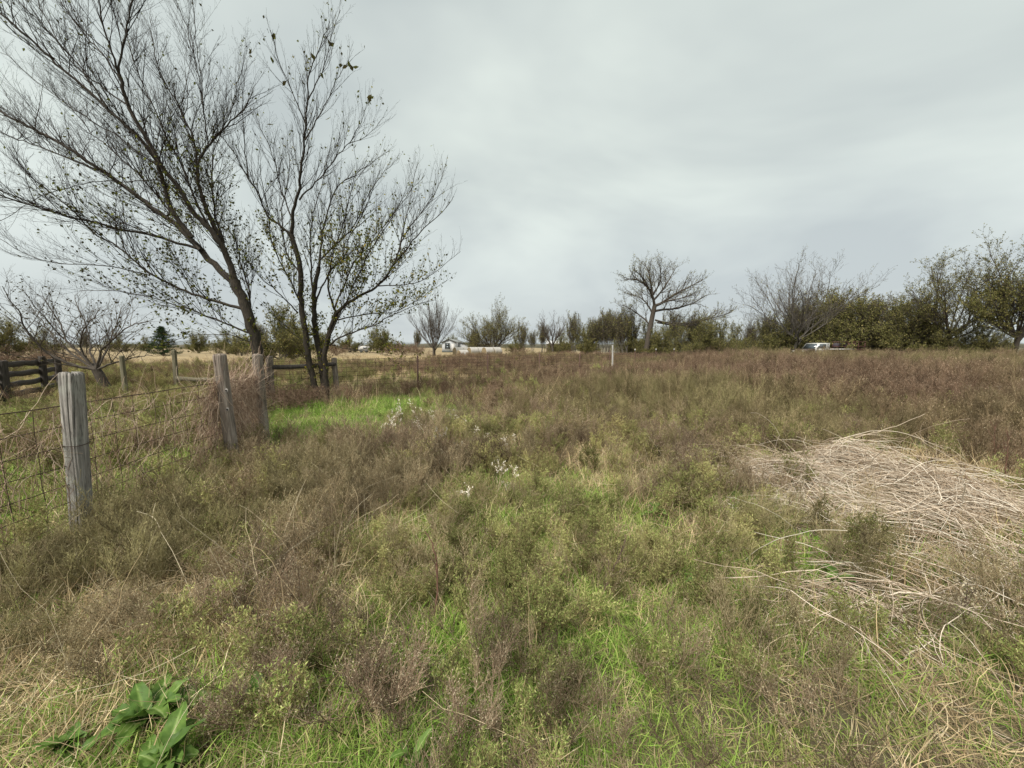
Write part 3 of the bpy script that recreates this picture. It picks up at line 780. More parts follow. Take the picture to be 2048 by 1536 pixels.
wpo = link('white_post', post_mesh('white_post', (wp[0], wp[1], 0), (wp[0] - .03, wp[1], 1.58), .085, mw, .7, 31, ((-1.4, .3), (-2.0, .2))), far_fence, loc=np.array([wp[0], wp[1], 0]) - FF)
wpo['label'] = 'peeling white wooden post taller than the steel posts'
bt = at(668, 716, BRACE[1])
link('brace_post', post_mesh('brace_post', (BRACE[0], BRACE[1], 0), bt, .14, mat_post_b, .2, 22, ((-1.2, .2), (-2.1, .2))), far_fence, loc=np.array([BRACE[0], BRACE[1], 0]) - FF)
ct = np.array([CORNER[0] + .02, CORNER[1], 1.28])
link('corner_post', post_mesh('corner_post', (CORNER[0], CORNER[1], 0), ct, .14, mat_post_b, .2, 23, ((-1.2, .2),)), far_fence, loc=np.array([CORNER[0], CORNER[1], 0]) - FF)
a0 = np.array([CORNER[0], CORNER[1] - .02, 1.0]); a1 = np.array([BRACE[0], BRACE[1] - .02, 1.03])
mb = MB(); tt = np.linspace(0, 1, 9)[:, None]
mb.tubes([(a0 + (a1 - a0) * tt + np.c_[np.zeros(9), np.zeros(9), -.02 * np.sin(np.pi * tt[:, 0])] - FF, np.full(9, .062), 10, .5)])
link('brace_rail', mb.mesh('brace_rail', mat_dark_wood, True), far_fence)
mb = MB(); b0 = np.array([CORNER[0], CORNER[1] - .1, .28]); b1 = np.array([BRACE[0] + .05, BRACE[1] - .1, 1.0])
mb.tubes([(b0 + (b1 - b0) * np.linspace(0, 1, 4)[:, None] - FF, np.full(4, .007), 5, .5)])
link('brace_wire', mb.mesh('brace_wire', mat_wire), far_fence)

# old rail fence, left edge
rail_fence = empty('rail_fence', 'dark old plank fence half hidden by bare branches at the left edge', 'fence', loc=(-14.2, 11.2, 0))
RF = np.array(rail_fence.location)
rp = [(-14.6, 9.0), (-13.7, 10.0), (-14.1, 12.0), (-14.4, 13.8), (-15.6, 14.6)]
rp = [at(-95, 800, 8.6)[:2], at(14, 800, 9.6)[:2], at(93, 800, 11.6)[:2], at(124, 800, 12.8)[:2]]
for i, p in enumerate(rp):
    link('rail_post', post_mesh('rail_post', (p[0], p[1], 0), (p[0] + .02, p[1], 1.22 - .05 * (i % 2)), .13, mat_dark_wood, .6, 40 + i, ((-1.2, .2),)), rail_fence, loc=np.array([p[0], p[1], 0]) - RF)
def board(parent, org, p, q, z, zt, h, t, mat, name='rail'):
    p = np.array([p[0], p[1], z]); q = np.array([q[0], q[1], zt]); d = q - p; L = np.linalg.norm(d)
    mb = MB(); n = 7; V = []
    for k in range(n):
        s = k / (n - 1) * L; wob = .012 * math.sin(k * 2.1 + z * 9)
        for (yy, zz) in ((-t / 2, -h / 2), (t / 2, -h / 2), (t / 2, h / 2), (-t / 2, h / 2)): V.append((zz * 1.0 + wob, yy, s))
    Q = [[k * 4 + i, k * 4 + (i + 1) % 4, k * 4 + 4 + (i + 1) % 4, k * 4 + 4 + i] for k in range(n - 1) for i in range(4)] + [[3, 2, 1, 0], [n * 4 - 4, n * 4 - 3, n * 4 - 2, n * 4 - 1]]
    mb.add(V, Q)
    o = link(name, mb.mesh(name, mat), parent, loc=p - org)
    import mathutils
    zax = mathutils.Vector(d / L); yax = mathutils.Vector((0, 0, 1)).cross(zax).normalized(); xax = yax.cross(zax)
    o.rotation_euler = mathutils.Matrix((xax, yax, zax)).transposed().to_euler()
    return o
for i in range(3):
    for z in (.22, .50, .78, 1.05):
        p = rp[i].copy(); q = rp[i + 1].copy()
        p[1] -= .11; q[1] -= .11
        board(rail_fence, RF, p, q, z + rng.normal(0, .02), z + rng.normal(0, .025), .15, .045, mat_dark_wood)
# leftover post-and-board fence behind the near fence
old_fence = empty('board_fence', 'two leaning olive grey posts with one low board beyond the near fence', 'fence', loc=tuple(at(350, 800, 13.0)[:2]) + (0,))
OF = np.array(old_fence.location)
for i, (pt, pb, Y) in enumerate((((243, 712), (253, 800), 10.6), ((348, 700), (356, 800), 13.0))):
    t_ = at(*pt, Y); b_ = at(*pb, Y); b_[2] = 0
    link('wooden_post', post_mesh('wooden_post', b_, t_, .12 if i else .10, mat_olive_post, .3, 50 + i, ((-1.4, .15),)), old_fence, loc=b_ - OF)
q0 = at(352, 757, 12.9); q1 = at(468, 763, 12.0)
board(old_fence, OF, q0, q1, q0[2], q1[2] + .02, .13, .04, mat_olive_post, 'board')

# ------------------------------------------------------------------ trees
class Tree:
    """limbs laid out as centre lines, then twigs grown on them"""
    def __init__(s, seed):
        s.r = np.random.default_rng(seed); s.polys = []; s.tw = []; s.LP = []; s.LD = []; s.LS = []; s.LC = []
    def limb(s, P, r0, r1, sides=8, n=None, taper=.7):
        P = np.asarray(P, float)
        n = n or max(8, len(P) * 3)
        seg = np.linalg.norm(np.diff(P, axis=0), axis=1); cs = np.concatenate([[0], np.cumsum(seg)])
        t = np.linspace(0, cs[-1], n)
        # smooth resample
        Q = np.stack([np.interp(t, cs, P[:, k]) for k in range(3)], -1)
        for _ in range(2): Q[1:-1] = (Q[:-2] + 2 * Q[1:-1] + Q[2:]) / 4
        Q[1:-1] += s.r.normal(0, 1, (n - 2, 3)) * min(.012 * cs[-1] / n * 6, .02)
        rad = r0 + (r1 - r0) * np.linspace(0, 1, n) ** taper
        s.polys.append((Q, rad, sides, s.r.uniform(0, 1)))
        return Q, rad
    def kids(s, Q, rad, spacing, l0, l1, ang, up, level, t0=.1, out=None, rmax=.02, wob=.10, ratio=.42, sp2=.16, lmin=.06, flat=0.0, maxlevel=3, K=6):
        """children along a centre line; recursion"""
        r = s.r
        seg = np.linalg.norm(np.diff(Q, axis=0), axis=1); cs = np.concatenate([[0], np.cumsum(seg)]); L = cs[-1]
        n = max(1, int(L * (1 - t0) / spacing + r.uniform(0, 1)))
        t = (t0 + (1 - t0) * (np.arange(n) + r.uniform(0, 1, n)) / n) * L
        k = np.clip(np.searchsorted(cs, t) - 1, 0, len(Q) - 2)
        f = ((t - cs[k]) / (seg[k] + 1e-9))[:, None]
        P0 = Q[k] * (1 - f) + Q[k + 1] * f
        ax = nrm(Q[k + 1] - Q[k]); rr = rad[k]
        side = nrm(np.cross(ax, r.normal(size=(n, 3))))
        if flat: side[:, 1] *= (1 - flat); side = nrm(side)
        a = np.radians(r.normal(ang, 9, n))[:, None]
        D = nrm(ax * np.cos(a) + side * np.sin(a) + np.array([0, 0, up * .5]))
        tl = t / L
        Ln = (l0 + (l1 - l0) * tl) * r.uniform(.55, 1.2, n)
        C = curve_pts(P0, D, Ln, K, .35, wob, up=up, r=r)
        r0 = np.minimum(rr * .6, rmax) * r.uniform(.7, 1, n)
        for i in range(n):
            rd = np.linspace(r0[i], max(r0[i] * .3, .0013), K)
            (s.polys if r0[i] > .012 else s.tw).append((C[i], rd, 5 if r0[i] > .02 else 3, r.uniform(0, 1)))
            if level < maxlevel and Ln[i] > lmin * 2:
                s.kids(C[i], rd, sp2 * (1 if level < 2 else .8), Ln[i] * ratio, Ln[i] * ratio * .6, ang + 4, up * .8, level + 1, .15, None, r0[i] * .6, wob, ratio, sp2, lmin, flat, maxlevel, 4 if level == 1 else 3)
        return C
    def leaf(s, dens, size, region=None, asp=.36, droop=.5, col=(0, 1)):
        """leaves along the twigs; region(P)->probability"""
        r = s.r
        if not s.tw: return
        P = np.concatenate([p[0][1:] for p in s.tw])
        if len(P) == 0: return
        n = r.poisson(dens, len(P)); P = np.repeat(P, n, 0)
        if region is not None: P = P[r.uniform(0, 1, len(P)) < region(P)]
        N = len(P); P = P + r.normal(0, .02, (N, 3))
        D = nrm(r.normal(size=(N, 3)) + np.array([0, 0, -droop]))
        s.LP.append(P); s.LD.append(D); s.LS.append(size * r.uniform(.6, 1.25, N)); s.LC.append(r.uniform(*col, N)); s.asp = asp
    def build(s, name, label, cat, base, mats, group=None, trunk_name='trunk'):
        base = np.asarray(base, float)
        root = empty(name, label, cat, loc=base, group=group)
        mb = MB(); mb.tubes([(p[0] - base, *p[1:]) for p in s.polys]); link(trunk_name, mb.mesh(trunk_name, mats[0], True), root)
        crown = None
        if s.tw:
            mb = MB(); mb.tubes([(p[0] - base, *p[1:]) for p in s.tw]); crown = link('crown', mb.mesh('crown', mats[1]), root)
        if s.LP:
            P = np.concatenate(s.LP) - base; D = np.concatenate(s.LD); L = np.concatenate(s.LS); C = np.concatenate(s.LC)
            S = nrm(np.cross(D, s.r.normal(size=D.shape)))
            mb = MB(); mb.leaves(P, D, S, L, L * s.asp, C); link('foliage', mb.mesh('foliage', mats[2]), crown or root)
        return root
def pix(pts, d0, d1):
    n = len(pts)
    return np.array([at(p[0], p[1], d0 + (d1 - d0) * i / (n - 1)) for i, p in enumerate(pts)])

def elm_kids(T, Q, rad, dens=1.0, l=1.5):
    T.kids(Q, rad, .105 / dens, l, l * .5, 28, .42, 1, t0=.12, rmax=.011, wob=.085, ratio=.44, sp2=.125, maxlevel=3)
# --- leaning tree at the fence corner
T = Tree(101)
trunk1 = pix([(532, 835), (522, 760), (515, 703), (507, 660), (487, 605), (470, 560)], 9.35, 9.1)
trunk1[0][2] = -.1
T.limb(trunk1, .145, .105, 12)
LIMBS1 = [  # photo pixels, depth start, depth end, radius start, end
    ([(478, 585), (460, 529), (448, 498), (435, 477), (409, 445), (384, 424), (367, 387), (342, 357), (320, 328), (290, 270), (260, 225), (250, 186), (238, 148)], 9.15, 8.2, .135, .050),
    ([(238, 148), (242, 107), (254, 64), (260, 29), (275, -30), (290, -90)], 8.2, 7.9, .035, .012),
    ([(238, 148), (230, 121), (207, 59), (199, 0), (185, -70)], 8.2, 7.7, .035, .012),
    ([(240, 155), (195, 94), (156, 53), (127, 10), (90, -60)], 8.2, 8.6, .026, .010),
    ([(256, 210), (225, 191), (160, 140), (127, 109), (98, 47), (70, -10), (50, -70)], 8.3, 8.9, .03, .010),
    ([(440, 486), (427, 445), (411, 420), (405, 400), (396, 365), (394, 322), (417, 293), (446, 255), (486, 222), (505, 185)], 9.1, 9.7, .105, .014),
    ([(396, 365), (386, 277), (362, 216), (329, 170), (310, 110), (300, 60)], 9.4, 10.2, .05, .012),
    ([(417, 293), (413, 248), (405, 209), (395, 137), (377, 59), (350, 0), (335, -60)], 9.6, 9.0, .028, .009),
    ([(405, 209), (400, 140), (391, 78), (387, 0), (385, -50)], 9.3, 9.8, .016, .007),
    ([(446, 255), (470, 190), (486, 130), (495, 100)], 9.7, 9.9, .016, .006),
    ([(474, 572), (456, 562), (421, 521), (394, 492), (364, 459), (339, 437), (322, 430), (273, 389), (230, 361), (195, 336), (156, 309), (117, 283), (59, 254), (0, 225), (-90, 170)], 9.1, 9.6, .14, .030),
    ([(384, 475), (355, 440), (332, 396), (326, 357), (312, 318), (283, 279), (248, 248), (205, 207), (156, 164), (107, 125), (68, 84), (39, 60), (0, 29), (-60, -30)], 9.0, 7.9, .095, .022),
    ([(215, 215), (195, 186), (156, 127), (88, 51), (39, 2), (0, -40)], 8.4, 8.0, .035, .010),
    ([(195, 340), (156, 324), (117, 309), (78, 293), (39, 279), (0, 264), (-70, 230)], 9.3, 10.2, .04, .012),
    ([(398, 498), (332, 475), (254, 461), (185, 445), (98, 422), (0, 390), (-90, 360)], 9.1, 8.3, .055, .020),
    ([(484, 617), (425, 602), (378, 586), (335, 565), (289, 543), (260, 510), (226, 488), (191, 471), (160, 436), (137, 410), (82, 371), (39, 332), (25, 290)], 9.1, 7.8, .065, .010),
    ([(300, 551), (215, 531), (98, 527), (39, 506), (0, 478), (-60, 440)], 8.7, 8.0, .022, .008),
    ([(508, 668), (444, 645), (398, 625), (339, 607), (300, 592), (219, 580), (164, 581)], 9.2, 8.6, .045, .008),
    ([(330, 340), (270, 300), (200, 250), (130, 210), (60, 150), (0, 105)], 8.7, 9.9, .03, .008),
    ([(500, 640), (500, 590), (492, 560), (480, 520), (470, 480), (440, 430)], 9.2, 10.4, .05, .012),
    ([(512, 690), (470, 670), (420, 668), (370, 672), (330, 690)], 9.2, 8.4, .025, .006),
    ([(320, 360), (240, 363), (200, 362), (140, 372), (75, 392), (40, 420), (0, 442)], 9.0, 7.6, .018, .008),
    # limbs leaving the plane of the picture
    ([(448, 498), (430, 420), (420, 340), (440, 270), (455, 215)], 9.1, 11.6, .05, .010),
    ([(400, 500), (340, 420), (260, 330), (180, 260), (120, 180)], 9.0, 11.5, .05, .010),
    ([(420, 455), (360, 330), (300, 200), (255, 90), (230, 10)], 9.0, 10.9, .05, .010),
]
for i, (pts, d0, d1, r0, r1) in enumerate(LIMBS1):
    Q, rad = T.limb(pix(pts, d0, d1), r0 * .62, r1 * .6, 9 if r0 > .06 else 6, taper=.6)
    elm_kids(T, Q, rad, 1.0, 1.9 if r0 > .03 else 1.35)
def reg1(P):
    d = np.linalg.norm((P - np.array([-6.8, 9.0, 3.3])) / np.array([3.4, 3, 3.2]), axis=1)
    return np.clip(1.25 - d, .035, 1) * np.clip((P[:, 0] + 11.5) / 3.5, .15, 1) * np.clip(1.4 * vnoise(P[:, 0] * 1.4, P[:, 2] * 1.4 + P[:, 1]), .1, 1)
T.kids(T.polys[0][0], T.polys[0][1], .045, .55, .45, 55, .5, 2, t0=.15, rmax=.006, wob=.1, maxlevel=3)
T.leaf(.62, .066, reg1, .33, .8, (0, .85))
T.build('leaning_tree', 'leaning bare tree with dark limbs sweeping to the upper left behind the posts', 'tree', (trunk1[0][0], trunk1[0][1], 0), (mat_bark, mat_twig, mat_elm_leaf))

# --- upright three stemmed elm on the fence line
T = Tree(202)
B2 = 10.35
st_l = pix([(640, 812), (637, 799), (627, 760), (618, 729), (615, 693), (610, 654), (602, 622), (602, 576), (601, 537), (591, 498), (583, 469)], B2 - .1, B2 - .25)
st_m = pix([(654, 814), (651, 794), (646, 747), (640, 708), (632, 669), (627, 630), (627, 591), (632, 560), (638, 534)], B2, B2 + .3)
st_r = pix([(655, 790), (648, 716), (656, 677), (663, 646), (673, 626)], B2 + .02, B2 - .2)
for q in (st_l, st_m, st_r): q[0][2] = -.1 if q is not st_r else q[0][2]
T.limb(st_l, .085, .060, 10); T.limb(st_m, .115, .050, 10); T.limb(st_r, .072, .062, 10)
LIMBS2 = [
    ([(583, 469), (585, 440), (587, 414), (599, 380), (603, 326), (609, 287), (613, 234), (615, 186), (621, 137), (642, 88), (659, 43)], 10.1, 9.0, .078, .008),
    ([(610, 280), (630, 245), (650, 211), (668, 170), (685, 137), (705, 117)], 9.4, 8.9, .03, .006),
    ([(616, 200), (628, 176), (650, 133), (658, 88), (681, 20)], 9.2, 8.6, .024, .006),
    ([(612, 250), (589, 195), (570, 148), (550, 107), (548, 78), (540, 60)], 9.3, 8.5, .024, .006),
    ([(599, 400), (642, 355), (671, 316), (698, 287), (716, 260), (726, 234), (736, 195)], 9.8, 9.2, .036, .006),
    ([(698, 287), (735, 275), (767, 234)], 9.4, 9.3, .014, .005),
    ([(584, 470), (554, 449), (525, 420), (525, 394), (495, 355), (462, 296), (437, 267), (420, 230)], 10.1, 9.4, .055, .008),
    ([(497, 358), (489, 287), (485, 228), (488, 170), (494, 117)], 9.7, 9.8, .025, .006),
    ([(586, 440), (562, 384), (552, 336), (538, 287), (521, 257), (505, 209)], 10.0, 10.8, .035, .006),
    ([(596, 626), (571, 599), (540, 571), (519, 555), (495, 521), (472, 498), (440, 470)], 10.2, 9.0, .03, .006),
    ([(638, 534), (644, 462), (662, 398), (677, 368), (736, 331), (779, 300)], 10.6, 11.0, .06, .007),
    ([(640, 520), (658, 500), (695, 470), (720, 437), (725, 407), (765, 345), (798, 316)], 10.6, 11.6, .045, .007),
    ([(632, 600), (658, 540), (695, 515), (693, 480), (720, 437), (740, 390), (760, 340)], 10.6, 10.0, .045, .008),
    ([(673, 626), (696, 605), (720, 590), (743, 582), (767, 563), (789, 525), (824, 486), (843, 462), (892, 417), (908, 392)], 10.15, 9.6, .078, .007),
    ([(789, 525), (804, 476), (833, 437), (863, 398), (882, 364), (892, 329)], 9.9, 10.4, .035, .006),
    ([(755, 572), (800, 570), (833, 568), (882, 538), (908, 511), (921, 503)], 9.9, 9.3, .026, .006),
    ([(800, 500), (814, 421), (828, 359), (837, 320)], 9.8, 10.6, .025, .006),
    ([(673, 626), (665, 607), (660, 583), (654, 560), (668, 500), (690, 440), (700, 380), (735, 330)], 10.15, 9.2, .055, .007),
    ([(660, 690), (668, 680), (696, 668), (720, 661), (751, 649), (790, 626), (837, 607), (870, 600)], 10.2, 9.2, .045, .006),
    ([(676, 640), (730, 628), (790, 626), (850, 590), (895, 560)], 10.2, 10.9, .03, .006),
    ([(627, 600), (620, 520), (622, 440), (640, 380), (655, 310)], 10.6, 12.2, .05, .007),
    ([(605, 560), (570, 500), (560, 430), (580, 350), (575, 280)], 10.1, 12.0, .045, .007),
    ([(668, 620), (700, 540), (760, 460), (810, 400), (850, 350)], 10.2, 12.2, .045, .007),
    ([(655, 680), (690, 610), (740, 500), (790, 430), (815, 370)], 10.2, 8.3, .04, .007),
    ([(612, 640), (580, 560), (540, 480), (530, 400), (520, 330)], 10.2, 8.4, .04, .007),
    ([(665, 690), (700, 700), (750, 705), (790, 712), (815, 725)], 10.2, 9.5, .02, .005),
    ([(615, 690), (585, 665), (560, 640), (535, 620)], 10.2, 10.6, .02, .005),
]
for i, (pts, d0, d1, r0, r1) in enumerate(LIMBS2):
    Q, rad = T.limb(pix(pts, d0, d1), r0 * .66, r1 * .65, 9 if r0 > .06 else 6, taper=.6)
    T.kids(Q, rad, .10, 1.5 if r0 > .03 else 1.05, .5, 30, .6, 1, t0=.12, rmax=.010, wob=.095, ratio=.44, sp2=.125, maxlevel=3)
def reg2(P):
    d = np.linalg.norm((P - np.array([-4.6, 10.2, 2.7])) / np.array([2.9, 2.6, 2.5]), axis=1)
    return np.clip(1.3 - d, .05, 1) * np.clip(1.5 * vnoise(P[:, 0] * 1.3 + 9, P[:, 2] * 1.3 + P[:, 1]), .12, 1)
for q in range(3): T.kids(T.polys[q][0], T.polys[q][1], .05, .5, .4, 55, .5, 2, t0=.12, rmax=.006, wob=.1, maxlevel=3)
T.leaf(.85, .066, reg2, .33, .7, (.15, 1))
big = np.array([at(a, b, 8.9) for a, b in ((538, 66), (546, 80), (655, 78), (658, 92), (663, 92), (612, 110), (618, 116), (630, 122), (640, 145), (686, 130), (684, 137), (699, 135), (705, 133), (706, 143), (733, 196), (741, 198), (737, 205), (546, 128), (565, 172), (610, 172), (497, 108), (545, 250), (706, 298), (650, 240))])
T.LP.append(big); T.LD.append(nrm(T.r.normal(size=(len(big), 3)) * .6 + np.array([0, 0, .6]))); T.LS.append(T.r.uniform(.10, .17, len(big))); T.LC.append(T.r.uniform(.05, .5, len(big)))
T.build('upright_tree', 'upright tree with three trunks growing from the wire fence, thin green leaves', 'tree', (st_m[0][0], st_m[0][1], 0), (mat_bark, mat_twig, mat_elm_leaf))

# --- low spreading bare tree beyond the left fence
T = Tree(303)
tb = pix([(219, 800), (212, 775), (200, 752), (192, 739)], 12.0, 11.9); tb[0][2] = -.1
T.limb(tb, .15, .12, 10)
LIMBS3 = [
    ([(192, 739), (156, 733), (131, 724), (94, 707), (75, 686), (62, 670), (47, 655), (41, 639), (44, 627), (20, 603), (5, 572)], 11.9, 11.0, .085, .012),
    ([(194, 740), (181, 727), (153, 700), (128, 678), (130, 663), (123, 649), (100, 617), (85, 590)], 11.9, 12.6, .08, .012),
    ([(181, 727), (158, 696), (164, 664), (172, 650), (187, 639), (200, 615)], 11.9, 11.3, .05, .010),
    ([(194, 738), (198, 703), (228, 680), (250, 655), (275, 648), (297, 642)], 11.9, 11.4, .07, .012),
    ([(196, 739), (219, 727), (250, 719), (268, 714), (305, 711)], 11.9, 11.0, .06, .012),
    ([(196, 735), (215, 700), (225, 670), (235, 640), (245, 612)], 11.9, 13.4, .06, .012),
    ([(192, 738), (180, 700), (175, 660), (160, 625), (150, 590)], 11.9, 13.6, .06, .012),
    ([(192, 738), (150, 715), (110, 680), (90, 650), (60, 610)], 11.9, 13.8, .06, .012),
    ([(156, 733), (110, 728), (70, 718), (30, 712), (0, 700)], 11.7, 10.6, .04, .010),
    ([(128, 678), (110, 660), (95, 640), (70, 615), (50, 585)], 12.3, 11.5, .035, .010),
]
for i, (pts, d0, d1, r0, r1) in enumerate(LIMBS3):
    Q, rad = T.limb(pix(pts, d0, d1), r0 * .62, r1 * .7, 7)
    T.kids(Q, rad, .17, 1.7, .9, 42, .45, 1, t0=.15, rmax=.016, wob=.18, ratio=.48, sp2=.17, maxlevel=3)
T.leaf(.10, .07, None, .33, .5, (0, .3))
T.build('bare_tree', 'low spreading grey tree with crooked bare branches behind the nearest post', 'tree', (tb[0][0], tb[0][1], 0), (mat_bark_far, mat_twig_far, mat_elm_leaf))

# --- generic background tree
def grown_tree(seed, H, W, stem, nlimb, lean=0.0, el=(25, 75), trunk_r=.2, twigs=1.0, leafd=0.0, leafsize=.1, up=.35, wob=.1, multi=1, mats=None, region=None, ang=35, crown_bias=None):
    """tree at the origin: H total height, W crown width, stem = bare trunk height"""
    T = Tree(seed); r = T.r
    for m in range(multi):
        b = np.array([r.normal(0, .25) * (multi > 1), r.normal(0, .25) * (multi > 1), -.1])
        st = stem * r.uniform(.8, 1.2)
        tp = b + np.array([lean * st + r.normal(0, .08) * st, r.normal(0, .08) * st, st + .1])
        mid = (b + tp) / 2 + r.normal(0, .05, 3) * st
        Q, rad = T.limb([b, mid, tp], trunk_r, trunk_r * .8, 8)
        n = max(2, nlimb // multi)
        az0 = r.uniform(0, 6.28)
        for i in range(n):
            az = az0 + i * 2.4 + r.normal(0, .25); e = R(r.uniform(*el))
            hl = H - tp[2]
            reach = np.array([math.cos(az) * math.cos(e) * W / 2, math.sin(az) * math.cos(e) * W / 2, math.sin(e) * hl]) * r.uniform(.8, 1.05)
            p0 = tp - np.array([0, 0, st * .35 * r.uniform(0, 1)])
            p1 = p0 + reach * .35 + np.array([0, 0, -.05 * hl]) + r.normal(0, .04, 3) * hl
            p2 = p0 + reach * .7 + np.array([0, 0, .02 * hl]) + r.normal(0, .05, 3) * hl
            p3 = p0 + reach
            Q, rad = T.limb([p0, p1, p2, p3], trunk_r * .45, trunk_r * .10, 6, n=9)
            Lb = np.linalg.norm(reach)
            T.kids(Q, rad, .30 / twigs * Lb / 5, Lb * .48, Lb * .28, ang, up, 1, t0=.15, rmax=trunk_r * .2, wob=wob, ratio=.50, sp2=.235 / twigs * Lb / 5, lmin=.12, maxlevel=3)
    # keep twigs thick enough to read at their distance
    T.tw = [(p[0], np.maximum(p[1], .006), p[2], p[3]) for p in T.tw]
    if leafd: T.leaf(leafd, leafsize, region, .42, .3)
    return T
def place(T, px, Y, name, label, cat, mats, group=None, dz=0.0):
    x = (px - 1024) / FPX * Y * 1.0
    x = at(px, 692, Y)[0]
    root = T.build(name, label, cat, (0, 0, 0), mats, group)
    root.location = (x, Y, g0(x, Y) + dz)
    return root
BT = 'trees across the far side of the meadow'
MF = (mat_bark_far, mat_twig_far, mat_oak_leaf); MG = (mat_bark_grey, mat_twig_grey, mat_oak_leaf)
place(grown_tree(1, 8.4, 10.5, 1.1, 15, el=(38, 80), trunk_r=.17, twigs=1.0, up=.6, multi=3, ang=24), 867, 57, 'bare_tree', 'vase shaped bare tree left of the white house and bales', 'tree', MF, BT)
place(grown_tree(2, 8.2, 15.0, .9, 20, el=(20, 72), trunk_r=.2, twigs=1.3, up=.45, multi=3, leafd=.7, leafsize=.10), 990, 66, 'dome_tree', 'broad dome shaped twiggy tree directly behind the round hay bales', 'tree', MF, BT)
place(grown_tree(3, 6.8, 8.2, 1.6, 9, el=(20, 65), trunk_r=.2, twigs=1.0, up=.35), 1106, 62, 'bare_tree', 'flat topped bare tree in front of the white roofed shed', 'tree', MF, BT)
# the big central tree, limbs traced at its own depth
T = Tree(404); YB = 48.0
tb = pix([(1290, 712), (1294, 690), (1300, 655), (1306, 625), (1309, 612)], YB, YB); tb[0][2] = -.1
T.limb(tb, .42, .27, 9)
for pts, d0, d1, r0, r1 in [
    ([(1309, 612), (1306, 590), (1299, 578), (1284, 562), (1262, 555), (1248, 560)], 48, 46, .20, .04),
    ([(1306, 590), (1300, 560), (1296, 540), (1290, 530)], 48, 49, .14, .03),
    ([(1309, 612), (1330, 605), (1345, 588), (1368, 580), (1395, 565), (1405, 560)], 48, 47, .20, .04),
    ([(1310, 622), (1325, 618), (1345, 618), (1375, 612), (1400, 600), (1412, 590)], 48, 50, .16, .04),
    ([(1307, 600), (1322, 585), (1335, 565), (1345, 548), (1352, 535)], 48, 50, .15, .03),
    ([(1306, 590), (1318, 570), (1322, 545), (1320, 530)], 48, 46, .12, .03),
    ([(1300, 650), (1280, 630), (1262, 618), (1245, 610)], 48, 49, .12, .03),
    ([(1304, 625), (1290, 600), (1270, 590), (1250, 585)], 48, 51, .12, .03),
    ([(1309, 612), (1340, 600), (1370, 595), (1390, 585)], 48, 44.5, .15, .03),
    ([(1306, 595), (1295, 570), (1280, 548), (1268, 540)], 48, 44.5, .13, .03),
    ([(1310, 640), (1350, 650), (1390, 645), (1430, 635), (1462, 625)], 48, 47, .12, .03),
    ([(1315, 645), (1370, 655), (1415, 640), (1450, 618)], 48, 49, .12, .03),
]:
    Q, rad = T.limb(pix(pts, d0, d1), r0, r1, 6, n=10)
    T.kids(Q, rad, .27, 2.9, 1.6, 38, .35, 1, t0=.12, rmax=.05, wob=.12, ratio=.5, sp2=.25, lmin=.12, maxlevel=3)
T.tw = [(p[0], np.maximum(p[1], .007), p[2], p[3]) for p in T.tw]
T.leaf(.35, .10, None, .42, .3, (.2, 1))
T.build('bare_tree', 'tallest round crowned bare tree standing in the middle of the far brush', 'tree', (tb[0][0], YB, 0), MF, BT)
place(grown_tree(5, 6.5, 6, 1.0, 10, el=(30, 75), trunk_r=.12, multi=2, twigs=.9), 1492, 58, 'bare_tree', 'small bare tree in the gap right of the tallest tree', 'tree', MF, BT)
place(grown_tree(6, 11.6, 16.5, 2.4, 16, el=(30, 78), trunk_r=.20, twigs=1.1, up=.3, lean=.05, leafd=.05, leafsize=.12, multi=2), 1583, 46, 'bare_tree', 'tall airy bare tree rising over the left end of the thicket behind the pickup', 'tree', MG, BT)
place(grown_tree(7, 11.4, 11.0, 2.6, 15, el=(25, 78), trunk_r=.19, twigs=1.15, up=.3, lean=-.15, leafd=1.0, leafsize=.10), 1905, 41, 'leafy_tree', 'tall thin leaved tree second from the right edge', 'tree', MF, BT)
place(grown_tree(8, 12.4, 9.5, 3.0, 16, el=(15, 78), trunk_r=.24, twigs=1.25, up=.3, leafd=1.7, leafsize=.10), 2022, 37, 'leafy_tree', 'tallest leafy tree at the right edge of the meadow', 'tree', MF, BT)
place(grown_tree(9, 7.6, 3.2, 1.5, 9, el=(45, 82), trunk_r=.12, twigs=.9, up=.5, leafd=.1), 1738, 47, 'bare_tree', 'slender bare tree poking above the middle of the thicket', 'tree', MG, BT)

# --- leafy brush: shared meshes, one thing each
def bush_tree(seed, H, W, leafd, size, twigs=1.15):
    return grown_tree(seed, H, W, .35, 22, el=(5, 82), trunk_r=.07, twigs=twigs, up=.5, multi=5, leafd=leafd, leafsize=size, wob=.14, ang=40)
def make_bush(T, name, mats):
    return T.build(name, '', 'bush', (0, 0, 0), mats, 'brush and bushes along the tree line')
protos = {
    'olive': make_bush(bush_tree(31, 5.4, 6.6, 1.15, .10), 'leafy_bush', (mat_bark_grey, mat_twig_grey, mat_oak_leaf)),
    'olive2': make_bush(bush_tree(32, 5.0, 6.8, .85, .10), 'leafy_bush', (mat_bark_grey, mat_twig_grey, mat_oak_leaf)),
    'sapling': make_bush(grown_tree(33, 6.2, 3.4, 1.2, 18, el=(50, 85), trunk_r=.05, twigs=1.1, up=.8, multi=4, leafd=.18, leafsize=.12, ang=22), 'sapling_clump', MG),
    'sapling2': make_bush(grown_tree(34, 5.8, 3.8, 1.0, 18, el=(45, 85), trunk_r=.05, twigs=1.1, up=.7, multi=5, leafd=.22, leafsize=.10, ang=26), 'sapling_clump', MG),
    'brush': make_bush(grown_tree(35, 1.5, 4.2, .15, 20, el=(10, 75), trunk_r=.03, twigs=.85, up=.2, multi=5, wob=.25, ang=45), 'dead_brush', (mat_brush, mat_brush, mat_oak_leaf)),
}
used = set()
